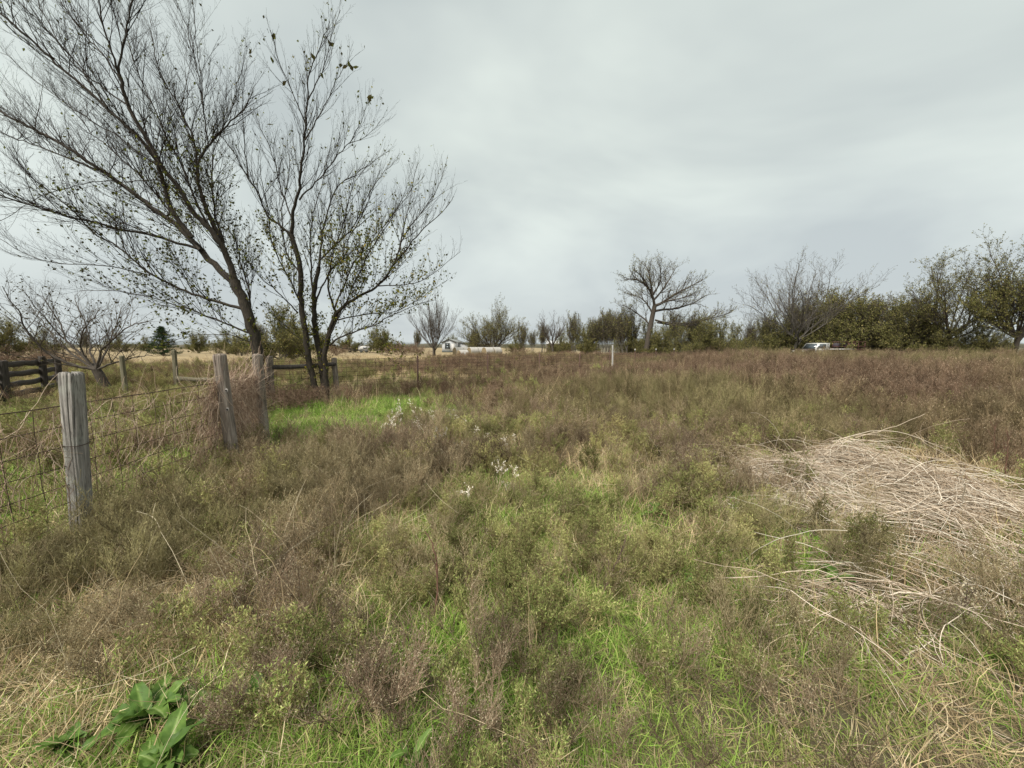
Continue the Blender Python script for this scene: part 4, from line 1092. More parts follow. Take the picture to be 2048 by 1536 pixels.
def put(kind, px, Y, s, label, sz=1.0, cat='bush'):
    o = protos[kind] if kind not in used else copy_tree(protos[kind])
    used.add(kind)
    x = at(px, 692, Y)[0]
    o.location = (x, Y, g0(x, Y) - .02); o.scale = (s, s, s * sz); o.rotation_euler = (0, 0, rng.uniform(0, 6.28))
    o['label'] = label; o['category'] = cat
    return o
put('sapling', 1148, 56, 1.0, 'thin sapling clump just right of the white roofed shed')
put('olive', 1168, 55, .78, 'dark leafy bush left of the sapling thicket')
put('sapling2', 1196, 54, .95, 'first sapling clump of the grey thicket left of the tallest tree')
put('sapling', 1216, 53, 1.02, 'pale upright sapling clump in the middle of the grey thicket')
put('sapling2', 1240, 52, .98, 'greenish sapling clump nearest the tallest tree on its left')
put('olive2', 1268, 50, .80, 'low olive bush at the left foot of the tallest tree')
put('olive', 1325, 47, .72, 'olive bush at the right foot of the tallest tree')
put('olive2', 1362, 46, .74, 'dark bush under the right limbs of the tallest tree')
put('olive', 1408, 46, .82, 'dark bush below the long low limb of the tallest tree')
put('olive2', 1445, 46, .88, 'bright green bush ending the brush right of the tallest tree')
put('brush', 1435, 34, 1.05, 'reddish brown mound of dead brush at the end of the fence')
put('brush', 1402, 35, .75, 'smaller dead brush mound left of the reddish one')
put('olive2', 1510, 60, .55, 'small far bush in the gap before the thicket')
put('olive', 1545, 48, .95, 'leafy bush at the left end of the thicket')
put('olive2', 1585, 48, 1.15, 'leafy bush at the foot of the airy bare tree')
put('olive', 1625, 48, 1.35, 'tall rounded bush directly behind the pickup cab')
put('olive2', 1665, 48, 1.5, 'tallest dense bush behind the pickup bed')
put('olive', 1708, 47, 1.35, 'dense bush behind the rusty red trailer')
put('sapling2', 1745, 46, 1.25, 'twiggy sapling clump right of the dense bushes')
put('olive2', 1775, 46, 1.3, 'leafy bush in the right half of the thicket')
put('olive', 1812, 44, 1.15, 'olive bush left of the second tall tree')
put('sapling', 1840, 43, 1.1, 'bare sapling clump beside the second tall tree')
put('olive2', 1862, 42, .75, 'dark low bush under the second tall tree')
put('olive', 1905, 40, .72, 'darkest bush at the foot of the second tall tree')
put('olive2', 1950, 39, .70, 'low bush between the two tall trees at the right')
put('olive', 1990, 37, .60, 'low dark bush at the foot of the rightmost tree')
put('olive2', 560, 36, 1.0, 'olive bush showing between the two near trees')
put('olive', 590, 42, .80, 'smaller olive bush behind the three trunked tree')
put('olive', 8, 42, .85, 'green bush at the far left edge')
put('olive2', 455, 70, .85, 'far bush behind the leaning tree trunk')
put('olive', 400, 80, .80, 'far bush right of the dark evergreen')
put('olive2', 700, 90, 1.0, 'far grey bush left of the white parked trailer')
put('olive', 755, 88, 1.05, 'far dark bush right of the white parked trailer')
put('brush', 800, 62, 1.7, 'tan dead brush mound left of the vase shaped tree')
put('brush', 1040, 60, 1.0, 'dead brush at the right end of the hay bales')
put('sapling2', 945, 84, .85, 'thin leafy sapling against the white house')
put('brush', 40, 22, 1.1, 'red brown dead brush behind the dark plank fence')
put('brush', 105, 25, 1.0, 'dead brush right of the dark plank fence')
put('brush', 560, 8.8, .50, 'pale tangled bare shrub behind the third fence post')
put('brush', 600, 9.6, .42, 'pale bare shrub under the brace rail')
put('olive2', 1735, 51, 1.45, 'dense bush behind the twiggy sapling clump of the thicket')
put('olive', 1645, 53, 1.5, 'bush at the back of the thicket above the pickup')
put('olive2', 1790, 50, 1.35, 'bush at the back of the thicket right of centre')
put('sapling', 1695, 50, 1.2, 'bare sapling clump rising from the middle of the thicket')
put('sapling2', 1385, 50, .9, 'twiggy clump under the right side of the tallest tree')
put('sapling', 1180, 58, .9, 'pale thin clump behind the dark leafy bush')
put('olive', 640, 95, .9, 'far bush low behind the three trunked tree')
put('olive2', 90, 60, .8, 'far bush behind the low spreading grey tree')
put('sapling2', 170, 66, .7, 'far twiggy clump behind the low spreading grey tree')
put('sapling2', 1065, 88, .85, 'far twiggy clump between the dome tree and the shed')
put('olive2', 1030, 92, .8, 'far bush just right of the dome tree')
put('olive', 905, 105, .8, 'far bush behind the white house')
put('olive2', 1130, 95, .75, 'far bush right behind the white roofed shed')
put('sapling', 1255, 49, 1.05, 'tall pale clump touching the left limbs of the tallest tree')
put('brush', 835, 66, 1.3, 'tan brush mound right under the vase shaped tree')
put('brush', 670, 60, 1.4, 'wide low brush mound beyond the three trunked tree')
put('olive2', 290, 110, .8, 'far low bush left of the dark evergreen')
put('olive', 480, 58, .62, 'low bush right behind the leaning tree')
fill = (('sapling2', 1085, 80, 1.05, 'twiggy clump left of the flat topped tree'), ('olive2', 1120, 70, .8, 'olive bush right of the flat topped tree'),
        ('sapling', 1205, 62, 1.1, 'tall thin clump at the back of the grey thicket'), ('sapling2', 1230, 60, 1.15, 'dense twiggy clump at the back of the grey thicket'),
        ('olive2', 1290, 54, .95, 'broad bush directly behind the trunk of the tallest tree'), ('sapling2', 1345, 54, 1.1, 'twiggy clump behind the right limbs of the tallest tree'),
        ('olive', 1395, 53, 1.0, 'broad bush behind the long low limb of the tallest tree'), ('olive2', 1465, 52, .85, 'rounded bush at the right end of the middle brush'),
        ('sapling2', 1500, 66, .9, 'far twiggy clump in the gap before the thicket'), ('sapling2', 1530, 56, 1.0, 'twiggy clump at the left end of the thicket'),
        ('olive2', 955, 76, .8, 'olive bush at the left edge of the dome tree'), ('sapling', 835, 100, .9, 'far pale clump left of the vase shaped tree'),
        ('olive2', 775, 110, 1.1, 'far wide bush between the near trees and the vase shaped tree'), ('sapling2', 1045, 72, .95, 'twiggy clump at the right edge of the dome tree'),
        ('brush', 1375, 37, .8, 'low dead brush mound before the tallest tree'), ('brush', 1480, 36, .9, 'low dead brush mound right of the reddish one'),
        ('olive2', 240, 95, .9, 'far low bush behind the leaning fence posts'), ('sapling2', 520, 60, .9, 'twiggy clump directly behind the leaning trunk'))
for f in fill: put(*f)
# --- cedar
def cedar(px, Y, H, W):
    r = np.random.default_rng(77); T = Tree(77)
    T.limb([(0, 0, -.1), (.05, 0, H * .5), (0, 0, H)], .12, .02, 8)
    P = []; C = []
    for k in range(46):
        z = H * (.03 + .95 * k / 46); rr = W / 2 * (1 - (z / H) ** 1.3) * r.uniform(.7, 1.1); az = k * 2.4
        e = np.array([math.cos(az) * rr, math.sin(az) * rr, z + rr * .12])
        Q, rad = T.limb([(0, 0, z), (e[0] * .5, e[1] * .5, z), e], .02, .008, 4, n=6)
        for i in range(5):
            n = 80; c = Q[1 + i]
            P.append(c + r.normal(0, .16, (n, 3)) * np.array([1, 1, .55])); C.append(r.uniform(0, 1, n))
    P = np.concatenate(P); n = len(P)
    T.LP.append(P); T.LD.append(nrm(r.normal(size=(n, 3)) + [0, 0, .4])); T.LS.append(r.uniform(.07, .13, n)); T.LC.append(np.concatenate(C)); T.asp = .3
    return place(T, px, Y, 'evergreen_tree', 'dark evergreen tree standing alone in the golden field', 'tree', (mat_bark_far, mat_twig_far, mat_cedar))
cedar(325, 58, 4.6, 5.4)

# ------------------------------------------------------------------ dead vines on the near fence
mat_vine = plant_mat('dead_vine_stems', [(0, (0.19, 0.12, 0.085)), (.5, (0.37, 0.265, 0.19)), (1, (0.58, 0.46, 0.35))], trans=0, instanced=False)
def vines(name, label, s0, s1, n, zmax, seed, hang=.7, rad=.0024, spread=.10, lens=(.25, .9)):
    r = np.random.default_rng(seed); mb = MB(); polys = []
    s = r.uniform(s0, s1, n); P, _ = path_pt(near_path, s)
    z = zmax * np.sqrt(r.uniform(.02, 1, n))
    P0 = np.c_[P[:, 0] + r.normal(0, spread * .6, n), P[:, 1] + r.normal(0, spread, n), gh(P[:, 0], P[:, 1]) + z]
    D = nrm(np.c_[r.normal(0, .12, n), r.normal(0, .38, n), np.where(r.uniform(0, 1, n) < hang, -1, .5) * r.uniform(.3, 1, n)])
    C = curve_pts(P0, D, r.uniform(*lens, n), 8, .5, .17, up=-.3, r=r)
    C[:, :, 0] = P0[:, None, 0] + (C[:, :, 0] - P0[:, None, 0]) * .55
    C[:, :, 2] = np.maximum(C[:, :, 2], .01)
    mb.tubes([(C[i], np.linspace(rad, rad * .5, 8) * r.uniform(.6, 1.4), 3, r.uniform()) for i in range(n)])
    tag(link(name, mb.mesh(name, mat_vine)), label, 'vines', kind='stuff')
vines('dead_vine', 'reddish brown dead vines smothering the wire between the second and third posts', 5.6, 7.6, 2600, 1.13, 1, spread=.05, lens=(.15, .6))
vines('dead_vine', 'thin dead vines trailing along the top wire by the nearest post', 2.0, 5.9, 1000, 1.10, 2, .8, .0022, .05, (.12, .5))

# ------------------------------------------------------------------ heap of dead stems
def stem_heap():
    r = np.random.default_rng(5); mb = MB()
    n = 4900
    k = r.choice(len(HEAP), n, p=np.array([.19, .22, .09, .19, .045, .13, .045, .09]))
    Hh = np.array(HEAP)[k]
    x = Hh[:, 0] + r.normal(0, .60, n) * Hh[:, 2]; y = Hh[:, 1] + r.normal(0, .60, n) * Hh[:, 3]
    keep = (heap_h(x, y) > .01) & (fbm(x, y, .4, 2) + .15 * heap_h(x, y) > .45); x, y, k = x[keep], y[keep], k[keep]; n = len(x)
    K = 13; L = r.uniform(.3, 1.05, n)
    # most stems were thrown the same way, sweeping from upper right to lower left; bundles cross and strays stick out
    main = np.radians(226) + r.normal(0, .5, n) + 4.0 * (fbm(x + 5, y, .7, 2) - .5)
    main = np.where(r.uniform(0, 1, n) < .36, r.uniform(0, 6.28, n), main)
    main = np.where(k == 2, np.radians(-42) + r.normal(0, .25, n), main)
    lift = r.uniform(0, 1, n) ** 1.2
    el = np.radians(r.normal(9, 17, n)); x = x - np.cos(main) * L * .5; y = y - np.sin(main) * L * .5
    d = np.stack([np.cos(main) * np.cos(el), np.sin(main) * np.cos(el), np.sin(el)], -1)
    P = np.zeros((n, K, 3))
    P[:, 0] = np.stack([x, y, gh(x, y) + heap_h(x, y) * (.3 + .8 * lift) + .02], -1)
    side = np.stack([-np.sin(main), np.cos(main), np.zeros(n)], -1); turn = r.normal(0, 2.1, n); sag = r.uniform(.5, 1.9, n)
    for j in range(1, K):
        d = nrm(d + side * (turn / K)[:, None] + r.normal(0, .13, (n, 3)) - np.array([0, 0, 1.0]) * (sag / K)[:, None])
        q = P[:, j - 1] + d * (L / (K - 1))[:, None]
        floor = gh(q[:, 0], q[:, 1]) + heap_h(q[:, 0], q[:, 1]) * (.2 + .75 * lift) + .02
        hit = q[:, 2] < floor
        q[:, 2] = np.where(hit, floor, q[:, 2]); d[:, 2] = np.where(hit, np.maximum(d[:, 2], .05), d[:, 2])
        P[:, j] = q
    mb.tubes([(P[i], np.linspace(.0036, .0017, K) * r.uniform(.5, 1.2), 3, r.uniform()) for i in range(n)])
    m = plant_mat('dead_stem_straw', [(0, (0.19, 0.135, 0.09)), (.3, (0.43, 0.335, 0.24)), (.7, (0.62, 0.525, 0.41)), (1, (0.78, 0.71, 0.59))], trans=0.05, instanced=False)
    tag(link('dead_stem_heap', mb.mesh('dead_stem_heap', m)), 'big heap of pale dead stems lying flattened on the right', 'stems', kind='stuff')
stem_heap()

# ------------------------------------------------------------------ single plants in the foreground
mat_stalk = surf_mat('red_brown_stalk', (0.085, 0.040, 0.026), (0.19, 0.10, 0.065), scale=20, rough=0.9)
mat_stalk_dark = surf_mat('dark_brown_stalk', (0.045, 0.028, 0.02), (0.11, 0.07, 0.048), scale=20, rough=0.9)
def stalk(label, pts, Y0, Y1, r0, nb, bl, seed, mat, leafy=0.0, ang=35):
    T = Tree(seed); P = pix(pts, Y0, Y1)
    P[0][2] = g0(P[0][0], P[0][1]) - .02
    Q, rad = T.limb(P, r0, r0 * .4, 6, n=14)
    T.kids(Q, rad, np.linalg.norm(P[-1] - P[0]) / nb, bl, bl * .5, ang, .25, 2, t0=.35, rmax=r0 * .6, wob=.08, ratio=.5, sp2=.05, lmin=.03, maxlevel=3)
    if leafy: T.leaf(leafy, .014, None, .25, .2, (.3, 1))
    T.build('dry_stalk', label, 'plant', (P[0][0], P[0][1], 0), (mat, mat, mat_grey_s), trunk_name='stem')
mat_grey_s = plant_mat('stalk_seed_bits', GREY, trans=0.1, instanced=False)
stalk('bare reddish stalk standing upright in the green grass, forked at its top', [(872, 1285), (872, 1200), (876, 1125), (866, 1085), (850, 1062)], 1.98, 2.02, .0078, 7, .16, 61, mat_stalk)
stalk('dark leaning stalk with fine side twigs in the foreground centre', [(1165, 1272), (1190, 1215), (1215, 1165), (1240, 1110), (1252, 1080)], 2.02, 2.2, .0066, 26, .14, 62, mat_stalk_dark, .0)
stalk('tall thin brown stalk standing at the right edge behind the heap', [(1990, 985), (1992, 930), (1988, 880), (1990, 850)], 4.25, 4.25, .006, 12, .2, 63, mat_stalk, .2, 25)
stalk('second thin brown stalk at the right edge behind the heap', [(2012, 1000), (2010, 940), (2018, 890), (2014, 862)], 4.1, 4.1, .006, 10, .2, 64, mat_stalk, .2, 25)
for i, (pts, Y) in enumerate((([(1985, 1385), (1945, 1290), (1925, 1230), (1935, 1165)], 1.78), ([(1840, 1395), (1800, 1340), (1790, 1290)], 1.72))):
    stalk(('dark grey seeding weed leaning in front of the heap at the right', 'smaller dark grey weed left of the seeding one before the heap')[i], pts, Y, Y + .05, .004, 22, .16, 66 + i, mat_stalk_dark, 2.2, 38)
# broad leaved weeds
def dock_mat():
    m, n, l = new_mat('dock_leaves')
    out = n.new('ShaderNodeOutputMaterial'); b = n.new('ShaderNodeBsdfPrincipled'); b.inputs['Roughness'].default_value = 0.6; b.inputs['Specular IOR Level'].default_value = 0.25
    a = n.new('ShaderNodeAttribute'); a.attribute_name = 'vc'
    nz = n.new('ShaderNodeTexNoise'); nz.inputs['Scale'].default_value = 28; nz.inputs['Detail'].default_value = 5
    tc = n.new('ShaderNodeTexCoord'); l.new(tc.outputs['Object'], nz.inputs['Vector'])
    mx = n.new('ShaderNodeMath'); mx.operation = 'MULTIPLY_ADD'; mx.inputs[1].default_value = .55; l.new(nz.outputs['Fac'], mx.inputs[0]); 
    sb = n.new('ShaderNodeMath'); sb.operation = 'SUBTRACT'; sb.inputs[1].default_value = .27; l.new(a.outputs['Fac'], sb.inputs[0]); l.new(sb.outputs[0], mx.inputs[2])
    r = ramp(n, [(0, (0.035, 0.070, 0.012)), (.45, (0.070, 0.135, 0.022)), (.8, (0.125, 0.20, 0.038)), (1, (0.22, 0.29, 0.10))]); l.new(mx.outputs[0], r.inputs['Fac'])
    l.new(r.outputs['Color'], b.inputs['Base Color'])
    bp = n.new('ShaderNodeBump'); bp.inputs['Strength'].default_value = .5; bp.inputs['Distance'].default_value = .006; l.new(nz.outputs['Fac'], bp.inputs['Height']); l.new(bp.outputs[0], b.inputs['Normal'])
    tr = n.new('ShaderNodeBsdfTranslucent'); l.new(r.outputs['Color'], tr.inputs['Color'])
    ms = n.new('ShaderNodeMixShader'); ms.inputs[0].default_value = .22; l.new(b.outputs[0], ms.inputs[1]); l.new(tr.outputs[0], ms.inputs[2])
    l.new(ms.outputs[0], out.inputs['Surface'])
    return m
mat_dock = dock_mat()
def dock(label, px, py, size, n, seed, lift=(15, 60)):
    r = np.random.default_rng(seed); c = gp(px, py, .05)
    root = empty('broad_leaved_plant', label, 'plant', loc=(c[0], c[1], g0(c[0], c[1])), group='broad leaved weeds in the grass')
    for i in range(n):
        L = size * r.uniform(.6, 1.15); wd = L * r.uniform(.16, .27); az = i * 2.4 + r.normal(0, .4); el = R(r.uniform(*lift))
        m_, w_ = 15, 9; V = []; C = []; tone = r.uniform(.25, .7); ph = r.uniform(0, 6); cu = r.uniform(.5, 1.1); tw = r.normal(0, .35)
        for a in range(m_):
            t = a / (m_ - 1); half = wd * (math.sin(math.pi * (.06 + .94 * t)) ** .75) * (1 - .3 * t) + .003
            ang = el - cu * t
            cx = L * (t * math.cos(el - cu * t * .5)); cz = L * t * math.sin(el - cu * t * .5)
            for b in range(w_):
                u = b / (w_ - 1) * 2 - 1
                ruf = .20 * wd * math.sin(t * 17 + ph + 1.5 * u) * abs(u) ** 1.5 + .03 * wd * math.sin(t * 31 + ph * 2 + u * 3)
                zz = abs(u) * half * .38 + ruf + u * half * tw * t
                V.append((cx - zz * math.sin(ang), u * half, cz + zz * math.cos(ang)))
                C.append(tone + (.45 if b == w_ // 2 else 0) + .06 * math.cos(t * 40 - abs(u) * 9))
        V = np.array(V); V[:, 2] = np.maximum(V[:, 2], -.02) + .07
        Q = [[a * w_ + b, a * w_ + b + 1, (a + 1) * w_ + b + 1, (a + 1) * w_ + b] for a in range(m_ - 1) for b in range(w_ - 1)]
        C = np.array(C) + r.normal(0, .04, len(C)); V[:, 2] += r.uniform(-.03, .02)
        mb = MB(); mb.add(V + np.array([r.normal(0, size * .12), r.normal(0, size * .12), 0]), Q, c=C)
        link('leaf', mb.mesh('leaf', mat_dock, True), root, rot=(0, 0, az))
dock('largest broad leaved weed at the bottom left corner', 300, 1430, .15, 20, 1)
dock('broad leaved weed at the bottom edge below the largest one', 330, 1535, .14, 18, 2)
dock('low broad leaved weed with pale leaves left of the largest one', 130, 1490, .11, 10, 3)
dock('small broad leaved weed beside the leaning dead grass left of centre', 525, 1390, .09, 5, 4)
dock('small broad leaved weed half buried left of the bare reddish stalk', 590, 1330, .09, 4, 5)
dock('small green broad leaved weed left of the dead stem heap', 1310, 1028, .12, 7, 6)
dock('green leaf rosette beside the upper left end of the heap', 1475, 1000, .13, 7, 7)
dock('broad leaved weed growing in the green grass below the heap', 1680, 1170, .11, 6, 8)
dock('broad leaved weed with upright leaf at the left foot of the heap', 1400, 1165, .10, 6, 9)
dock('small broad leaved weed at the bottom edge left of centre', 820, 1520, .09, 6, 10)

# ------------------------------------------------------------------ round hay bales
def hay_bales():
    m_side = surf_mat('bale_net_wrap', (0.24, 0.22, 0.19), (0.46, 0.445, 0.41), scale=5, rough=0.85, stretch=(.5, 3, 3), bump=.3)
    m_end = surf_mat('bale_hay_end', (0.13, 0.10, 0.055), (0.27, 0.21, 0.12), scale=14, rough=0.95, bump=.6)
    rr, Lb = .70, 1.42
    n = 28; a = np.arange(n) * 2 * np.pi / n
    r = np.random.default_rng(3)
    prof = np.array([0, .02, .1, .3, .5, .7, .9, .98, 1.0]); sc = np.array([.95, .985, 1.0, .995, 1.0, .99, 1.0, .985, .95])
    V = []
    sag = 1 - .05 * np.clip(-np.sin(a), 0, 1)
    for t, k in zip(prof, sc):
        q = rr * k * sag * (1 + r.normal(0, .006, n))
        V.append(np.stack([np.full(n, (t - .5) * Lb), q * np.cos(a), q * np.sin(a) + rr * .96], -1))
    V = np.array(V).reshape(-1, 3); K = len(prof)
    i = np.arange(K - 1)[:, None] * n + np.arange(n)[None]; j = np.arange(K - 1)[:, None] * n + ((np.arange(n) + 1) % n)[None]
    mb = MB(); mb.add(V, np.stack([i, j, j + n, i + n], -1).reshape(-1, 4)); side = mb.mesh('bale_wrap', m_side, True)
    def end(sx):
        mb = MB(); rings = []
        for q, dx in ((.955, 0), (.7, .012), (.4, .02), (.12, .012)):
            rings.append(np.stack([np.full(n, sx * (Lb / 2 + dx)), rr * q * sag * np.cos(a), rr * q * sag * np.sin(a) + rr * .96], -1))
        W = np.array(rings).reshape(-1, 3); W = np.vstack([W, [[sx * (Lb / 2 + .01), 0, rr * .96]]])
        i = np.arange(3)[:, None] * n + np.arange(n)[None]; j = np.arange(3)[:, None] * n + ((np.arange(n) + 1) % n)[None]
        mb.add(W, np.stack([i, j, j + n, i + n], -1).reshape(-1, 4), [[3 * n + q, 3 * n + (q + 1) % n, 4 * n] for q in range(n)])
        return mb.mesh('bale_end', m_end)
    e0, e1 = end(-1), end(1)
    ax = R(38)
    d = np.array([math.cos(ax), math.sin(ax)])
    spots = []
    for px, Y, cnt in ((968, 55.5, 2), (938, 57.5, 2), (909, 59.5, 2)):
        p = np.array([at(px, 692, Y)[0], Y]) + d * Lb / 2
        for k in range(cnt): spots.append(p + d * k * (Lb + .05))
    labels = ['front hay bale of the nearest row showing its tan end', 'rear hay bale of the nearest row, rightmost of all bales', 'front hay bale of the middle row showing its tan end',
              'rear hay bale of the middle row', 'front hay bale of the farthest row beside the white house', 'rear hay bale of the farthest row']
    p = np.array([at(917, 692, 54.8)[0], 54.8]) + d * Lb / 2
    spots.append(p); labels.append('low sunken hay bale in front of the farthest row')
    for k, p in enumerate(spots):
        o = empty('hay_bale', labels[k], 'hay bale', loc=(p[0], p[1], g0(*p) - (.38 if k == 6 else 0)), rz=ax + rng.normal(0, .03), group='round hay bales in a row')
        link('bale_wrap', side, o); link('bale_end', e0, o); link('bale_end', e1, o)
hay_bales()

# ------------------------------------------------------------------ buildings far off
mat_siding = surf_mat('white_siding', (0.36, 0.38, 0.39), (0.48, 0.49, 0.50), scale=3, rough=0.7)
mat_roof = surf_mat('grey_shingle_roof', (0.12, 0.125, 0.12), (0.20, 0.21, 0.20), scale=12, rough=0.9)
mat_trim = surf_mat('dark_trim', (0.05, 0.055, 0.05), (0.10, 0.11, 0.10), scale=8, rough=0.7)
def glass_mat():
    m, n, l = new_mat('window_glass'); out = n.new('ShaderNodeOutputMaterial'); p = n.new('ShaderNodeBsdfPrincipled')
    p.inputs['Base Color'].default_value = (0.06, 0.075, 0.085, 1); p.inputs['Roughness'].default_value = 0.06; p.inputs['Specular IOR Level'].default_value = 0.8
    l.new(p.outputs[0], out.inputs['Surface']); return m
mat_glass = glass_mat()
mat_metal_roof = surf_mat('white_metal_roof', (0.42, 0.42, 0.41), (0.56, 0.56, 0.55), scale=4, rough=0.5)
def house():
    Y = 92.0; x0 = at(884, 692, Y)[0]
    h = empty('house', 'white single storey house with grey gable roof behind the hay bales', 'house', loc=(x0, Y, 0))
    W_, D_, H_ = 3.5, 16.0, 2.45
    mb = MB(); mb.prism([(0, 0), (W_, 0), (W_, H_), (W_ / 2, H_ + .75), (0, H_)], 0, D_); link('wall', mb.mesh('wall', mat_siding), h)
    for s, (xa, xb) in enumerate(((-.35, W_ / 2), (W_ + .35, W_ / 2))):
        mb = MB(); za = H_ - .1; zb = H_ + .8
        mb.prism([(xa, za), (xb, zb), (xb, zb + .1), (xa, za + .1)] if s == 0 else [(xb, zb), (xa, za), (xa, za + .1), (xb, zb + .1)], -.35, D_ + .35); link('roof', mb.mesh('roof', mat_roof), h)
    # gable end window facing the meadow, and two on the long side
    for (wx, wz, ww, wh) in ((1.35, .95, 1.0, 1.2),):
        mb = MB(); t = .12
        for bx, bz, sx, sz in ((wx - ww / 2 - t / 2, wz + wh / 2, t, wh + 2 * t), (wx + ww / 2 + t / 2, wz + wh / 2, t, wh + 2 * t), (wx, wz - t / 2, ww, t), (wx, wz + wh + t / 2, ww, t), (wx, wz + wh * .52, ww, .06)):
            mb.box(bx, -.03, bz, sx, .1, sz)
        wdw = link('window', mb.mesh('window', mat_trim), h)
        for z0, z1 in ((wz, wz + wh * .5), (wz + wh * .55, wz + wh)):
            mb = MB(); mb.box(wx, -.01, (z0 + z1) / 2, ww, .03, z1 - z0); link('pane', mb.mesh('pane', mat_glass), wdw)
    mb = MB(); mb.box(2.75, -.03, 1.05, .85, .08, 2.1); link('door', mb.mesh('door', mat_white_paint), h)
    mb = MB(); mb.box(W_ / 2, -.05, .18, W_ + .04, .06, .36); link('skirting', mb.mesh('skirting', mat_trim), h)
    # lower wing to the right
    mb = MB(); mb.prism([(W_ + .02, 0), (W_ + 2.7, 0), (W_ + 2.7, 2.2), (W_ + .02, 2.45)], 3, 9); link('wing_wall', mb.mesh('wing_wall', mat_siding), h)
    mb = MB(); mb.prism([(W_ + .1, 2.47), (W_ + 2.9, 2.2), (W_ + 2.9, 2.32), (W_ + .1, 2.60)], 2.6, 9.4); link('wing_roof', mb.mesh('wing_roof', mat_roof), h)
house()
def shed():
    Y = 84.0; x0 = at(1096, 692, Y)[0]
    s = empty('open_shed', 'low open shed with a bright white roof behind the flat topped tree', 'shed', loc=(x0, Y, 0))
    for i in range(4):
        for j in range(2):
            mb = MB(); mb.box(.2 + i * 1.45, .2 + j * 3.6, 1.0, .14, .14, 2.0); link('post', mb.mesh('post', mat_post_b), s)
    mb = MB(); mb.prism([(-.3, 2.0), (4.85, 2.0), (4.85, 2.08), (-.3, 2.08)], -.4, 4.4); 
    V = mb.V[0]; V[:, 2] += np.clip(1 - np.abs(V[:, 1] - 2.0) / 2.4, 0, 1) * .0 + (V[:, 1] + .4) / 4.8 * .85
    link('roof', mb.mesh('roof', mat_metal_roof), s)
    mb = MB(); mb.box(2.3, 4.05, 1.1, 4.6, .06, 2.2); link('back_wall', mb.mesh('back_wall', mat_post_b), s)
shed()
def white_trailer():
    Y = 86.0; x0 = at(716, 692, Y)[0]
    t = empty('box_trailer', 'small white trailer parked far off beyond the three trunked tree', 'trailer', loc=(x0, Y, 0))
    mb = MB(); mb.prism([(0, .45), (2.6, .45), (2.6, 1.35), (2.35, 1.55), (.3, 1.55), (0, 1.3)], 0, 1.8); link('body', mb.mesh('body', mat_white_paint), t)
    for x in (.7, 1.9):
        mb = MB(); a = np.arange(16) * 2 * np.pi / 16
        mb.prism([(x + .32 * math.cos(q), .32 + .32 * math.sin(q)) for q in a], -.12, .1); link('wheel', mb.mesh('wheel', mat_trim), t)
    mb = MB(); mb.box(1.6, -.01, 1.1, .8, .03, .35); link('window', mb.mesh('window', mat_glass), t)
white_trailer()
# utility posts at the far shed
# ------------------------------------------------------------------ pickup truck and red trailer
mat_truck = surf_mat('dull_white_truck_paint', (0.34, 0.34, 0.32), (0.52, 0.52, 0.49), scale=4, rough=0.45)
mat_hood = surf_mat('faded_dark_hood', (0.030, 0.022, 0.018), (0.09, 0.06, 0.045), scale=5, rough=0.6)
mat_tyre = surf_mat('black_rubber', (0.012, 0.012, 0.012), (0.03, 0.03, 0.03), scale=20, rough=0.9)
mat_rim = surf_mat('steel_rim', (0.25, 0.25, 0.25), (0.4, 0.4, 0.4), scale=9, rough=0.4, metallic=.6)
mat_lamp = surf_mat('clear_lamp', (0.6, 0.6, 0.58), (0.75, 0.75, 0.72), scale=9, rough=0.15)
mat_red = surf_mat('rusty_red_paint', (0.040, 0.014, 0.013), (0.10, 0.034, 0.030), scale=6, rough=0.75)
mat_purple = surf_mat('faded_tarp', (0.022, 0.018, 0.024), (0.05, 0.04, 0.05), scale=5, rough=0.8)
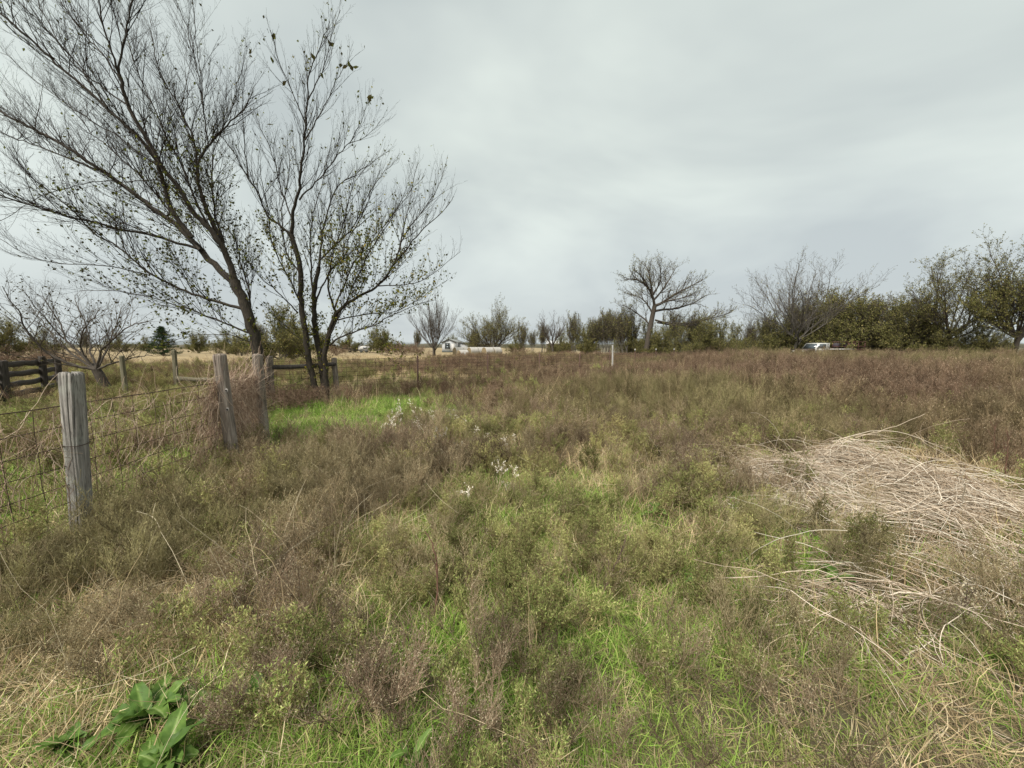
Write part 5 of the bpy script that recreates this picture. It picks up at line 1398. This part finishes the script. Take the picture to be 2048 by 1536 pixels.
def pickup():
    Y = 43.0; x0 = at(1597, 692, Y)[0]
    t = empty('pickup_truck', 'old white flatbed pickup facing left, sunk in weeds before the thicket', 'truck', loc=(x0, Y, .18), rz=R(4))
    w0, w1 = -.9, .9
    prof = [(0.05, .55), (0.0, .75), (0.02, .98), (1.28, 1.06), (1.62, 1.62), (1.80, 1.72), (2.62, 1.72), (2.75, 1.62), (2.80, 1.05), (2.80, .5), (2.0, .42), (1.35, .42), (1.2, .8), (.95, .92), (.65, .92), (.4, .8), (.25, .5)]
    mb = MB(); mb.prism([(1.25, .42), (1.28, 1.06), (1.66, 1.62), (1.82, 1.71), (2.62, 1.71), (2.74, 1.62), (2.80, 1.05), (2.80, .42)], w0, w1); cab = link('cab', mb.mesh('cab', mat_truck), t)
    mb = MB(); mb.prism([(.05, .5), (0, .72), (.03, .95), (.2, 1.0), (1.27, 1.055), (1.245, .42), (1.2, .8), (.95, .92), (.65, .92), (.42, .8), (.3, .5)], w0 + .02, w1 - .02); link('hood', mb.mesh('hood', mat_hood), t)
    for s in (w0, w1):
        sg = -1 if s < 0 else 1
        mb = MB(); mb.prism([(1.42, 1.10), (1.76, 1.60), (2.50, 1.60), (2.52, 1.10)], s + sg * .004, s + sg * .012); wd = link('side_window', mb.mesh('side_window', mat_glass), cab)
        mb = MB(); mb.prism([(1.36, .50), (1.36, 1.05), (2.58, 1.05), (2.56, .50)], s + sg * .005, s + sg * .02); dr = link('door', mb.mesh('door', mat_truck), t)
        mb = MB(); mb.box(2.42, s + sg * .035, .95, .16, .03, .04); link('handle', mb.mesh('handle', mat_trim), dr)
        mb = MB(); mb.box(1.45, s + sg * .12, 1.12, .06, .16, .16); link('mirror', mb.mesh('mirror', mat_trim), t)
        mb = MB(); mb.box(-.005, s * .72, .78, .03, .24, .14); link('headlight', mb.mesh('headlight', mat_lamp), t)
    mb = MB(); V = [(1.272, w0 + .1, 1.08), (1.272, w1 - .1, 1.08), (1.645, w1 - .18, 1.60), (1.645, w0 + .18, 1.60)]; off = np.array([-.03, 0, .02])
    mb.add(np.vstack([V, np.array(V) + off]), [[0, 1, 2, 3], [7, 6, 5, 4], [0, 4, 5, 1], [1, 5, 6, 2], [2, 6, 7, 3], [3, 7, 4, 0]]); link('windshield', mb.mesh('windshield', mat_glass), t)
    mb = MB(); mb.box(-.08, 0, .52, .14, 1.8, .16); link('bumper', mb.mesh('bumper', mat_truck), t)
    mb = MB(); mb.box(4.35, 0, 1.0, 3.0, 2.1, .10); bed = link('flatbed', mb.mesh('flatbed', mat_truck), t)
    for k in range(9):
        mb = MB(); mb.box(4.35, -.92 + k * .23, 1.065, 2.96, .2, .03); link('plank', mb.mesh('plank', mat_post_b), bed)
    for y in (-.85, 0, .85):
        mb = MB(); mb.box(2.92, y, 1.35, .06, .06, .62); link('rack_post', mb.mesh('rack_post', mat_truck), bed)
    mb = MB(); mb.box(2.92, 0, 1.66, .07, 1.9, .06); link('rack_rail', mb.mesh('rack_rail', mat_truck), bed)
    a = np.arange(20) * 2 * np.pi / 20
    for x in (.80, 4.5):
        for y in (-.86, .66):
            mb = MB(); mb.prism([(x + .38 * math.cos(q), .20 + .38 * math.sin(q)) for q in a], y, y + .22); wh = link('wheel', mb.mesh('wheel', mat_tyre), t)
            mb = MB(); yo = y - .006 if y < 0 else y + .216; mb.prism([(x + .2 * math.cos(q), .20 + .2 * math.sin(q)) for q in a], yo, yo + .01); link('rim', mb.mesh('rim', mat_rim), wh)
pickup()
def red_trailer():
    Y = 44.6; x0 = at(1652, 692, Y)[0]
    t = empty('railed_trailer', 'rusty red railed trailer standing just behind the white pickup', 'trailer', loc=(x0, Y, .1), rz=R(-3))
    mb = MB(); mb.box(2.9, 0, .72, 6.2, 1.9, .12); link('deck', mb.mesh('deck', mat_red), t)
    for k in range(6):
        for y in (-.92, .92):
            mb = MB(); mb.box(.05 + k * .72, y, 1.38, .06, .05, 1.2); link('upright', mb.mesh('upright', mat_red), t)
    for y in (-.97, .97):
        for z in (1.05, 1.4, 1.92):
            mb = MB(); mb.box(1.85, y, z, 3.75, .04, .09); link('rail', mb.mesh('rail', mat_red), t)
    mb = MB(); mb.box(.85, -.93, 1.52, 1.5, .03, .55); link('tarp', mb.mesh('tarp', mat_purple), t)
    mb = MB(); mb.box(2.2, -.92, 1.55, .9, .03, .5); link('side_panel', mb.mesh('side_panel', mat_red), t)
    a = np.arange(18) * 2 * np.pi / 18
    for x in (2.4, 3.2):
        for y in (-1.2, 1.0):
            mb = MB(); mb.prism([(x + .34 * math.cos(q), .26 + .34 * math.sin(q)) for q in a], y, y + .2); link('wheel', mb.mesh('wheel', mat_tyre), t)
    mb = MB(); mb.box(-.9, 0, .62, 1.8, .1, .1); link('tongue', mb.mesh('tongue', mat_red), t)
red_trailer()
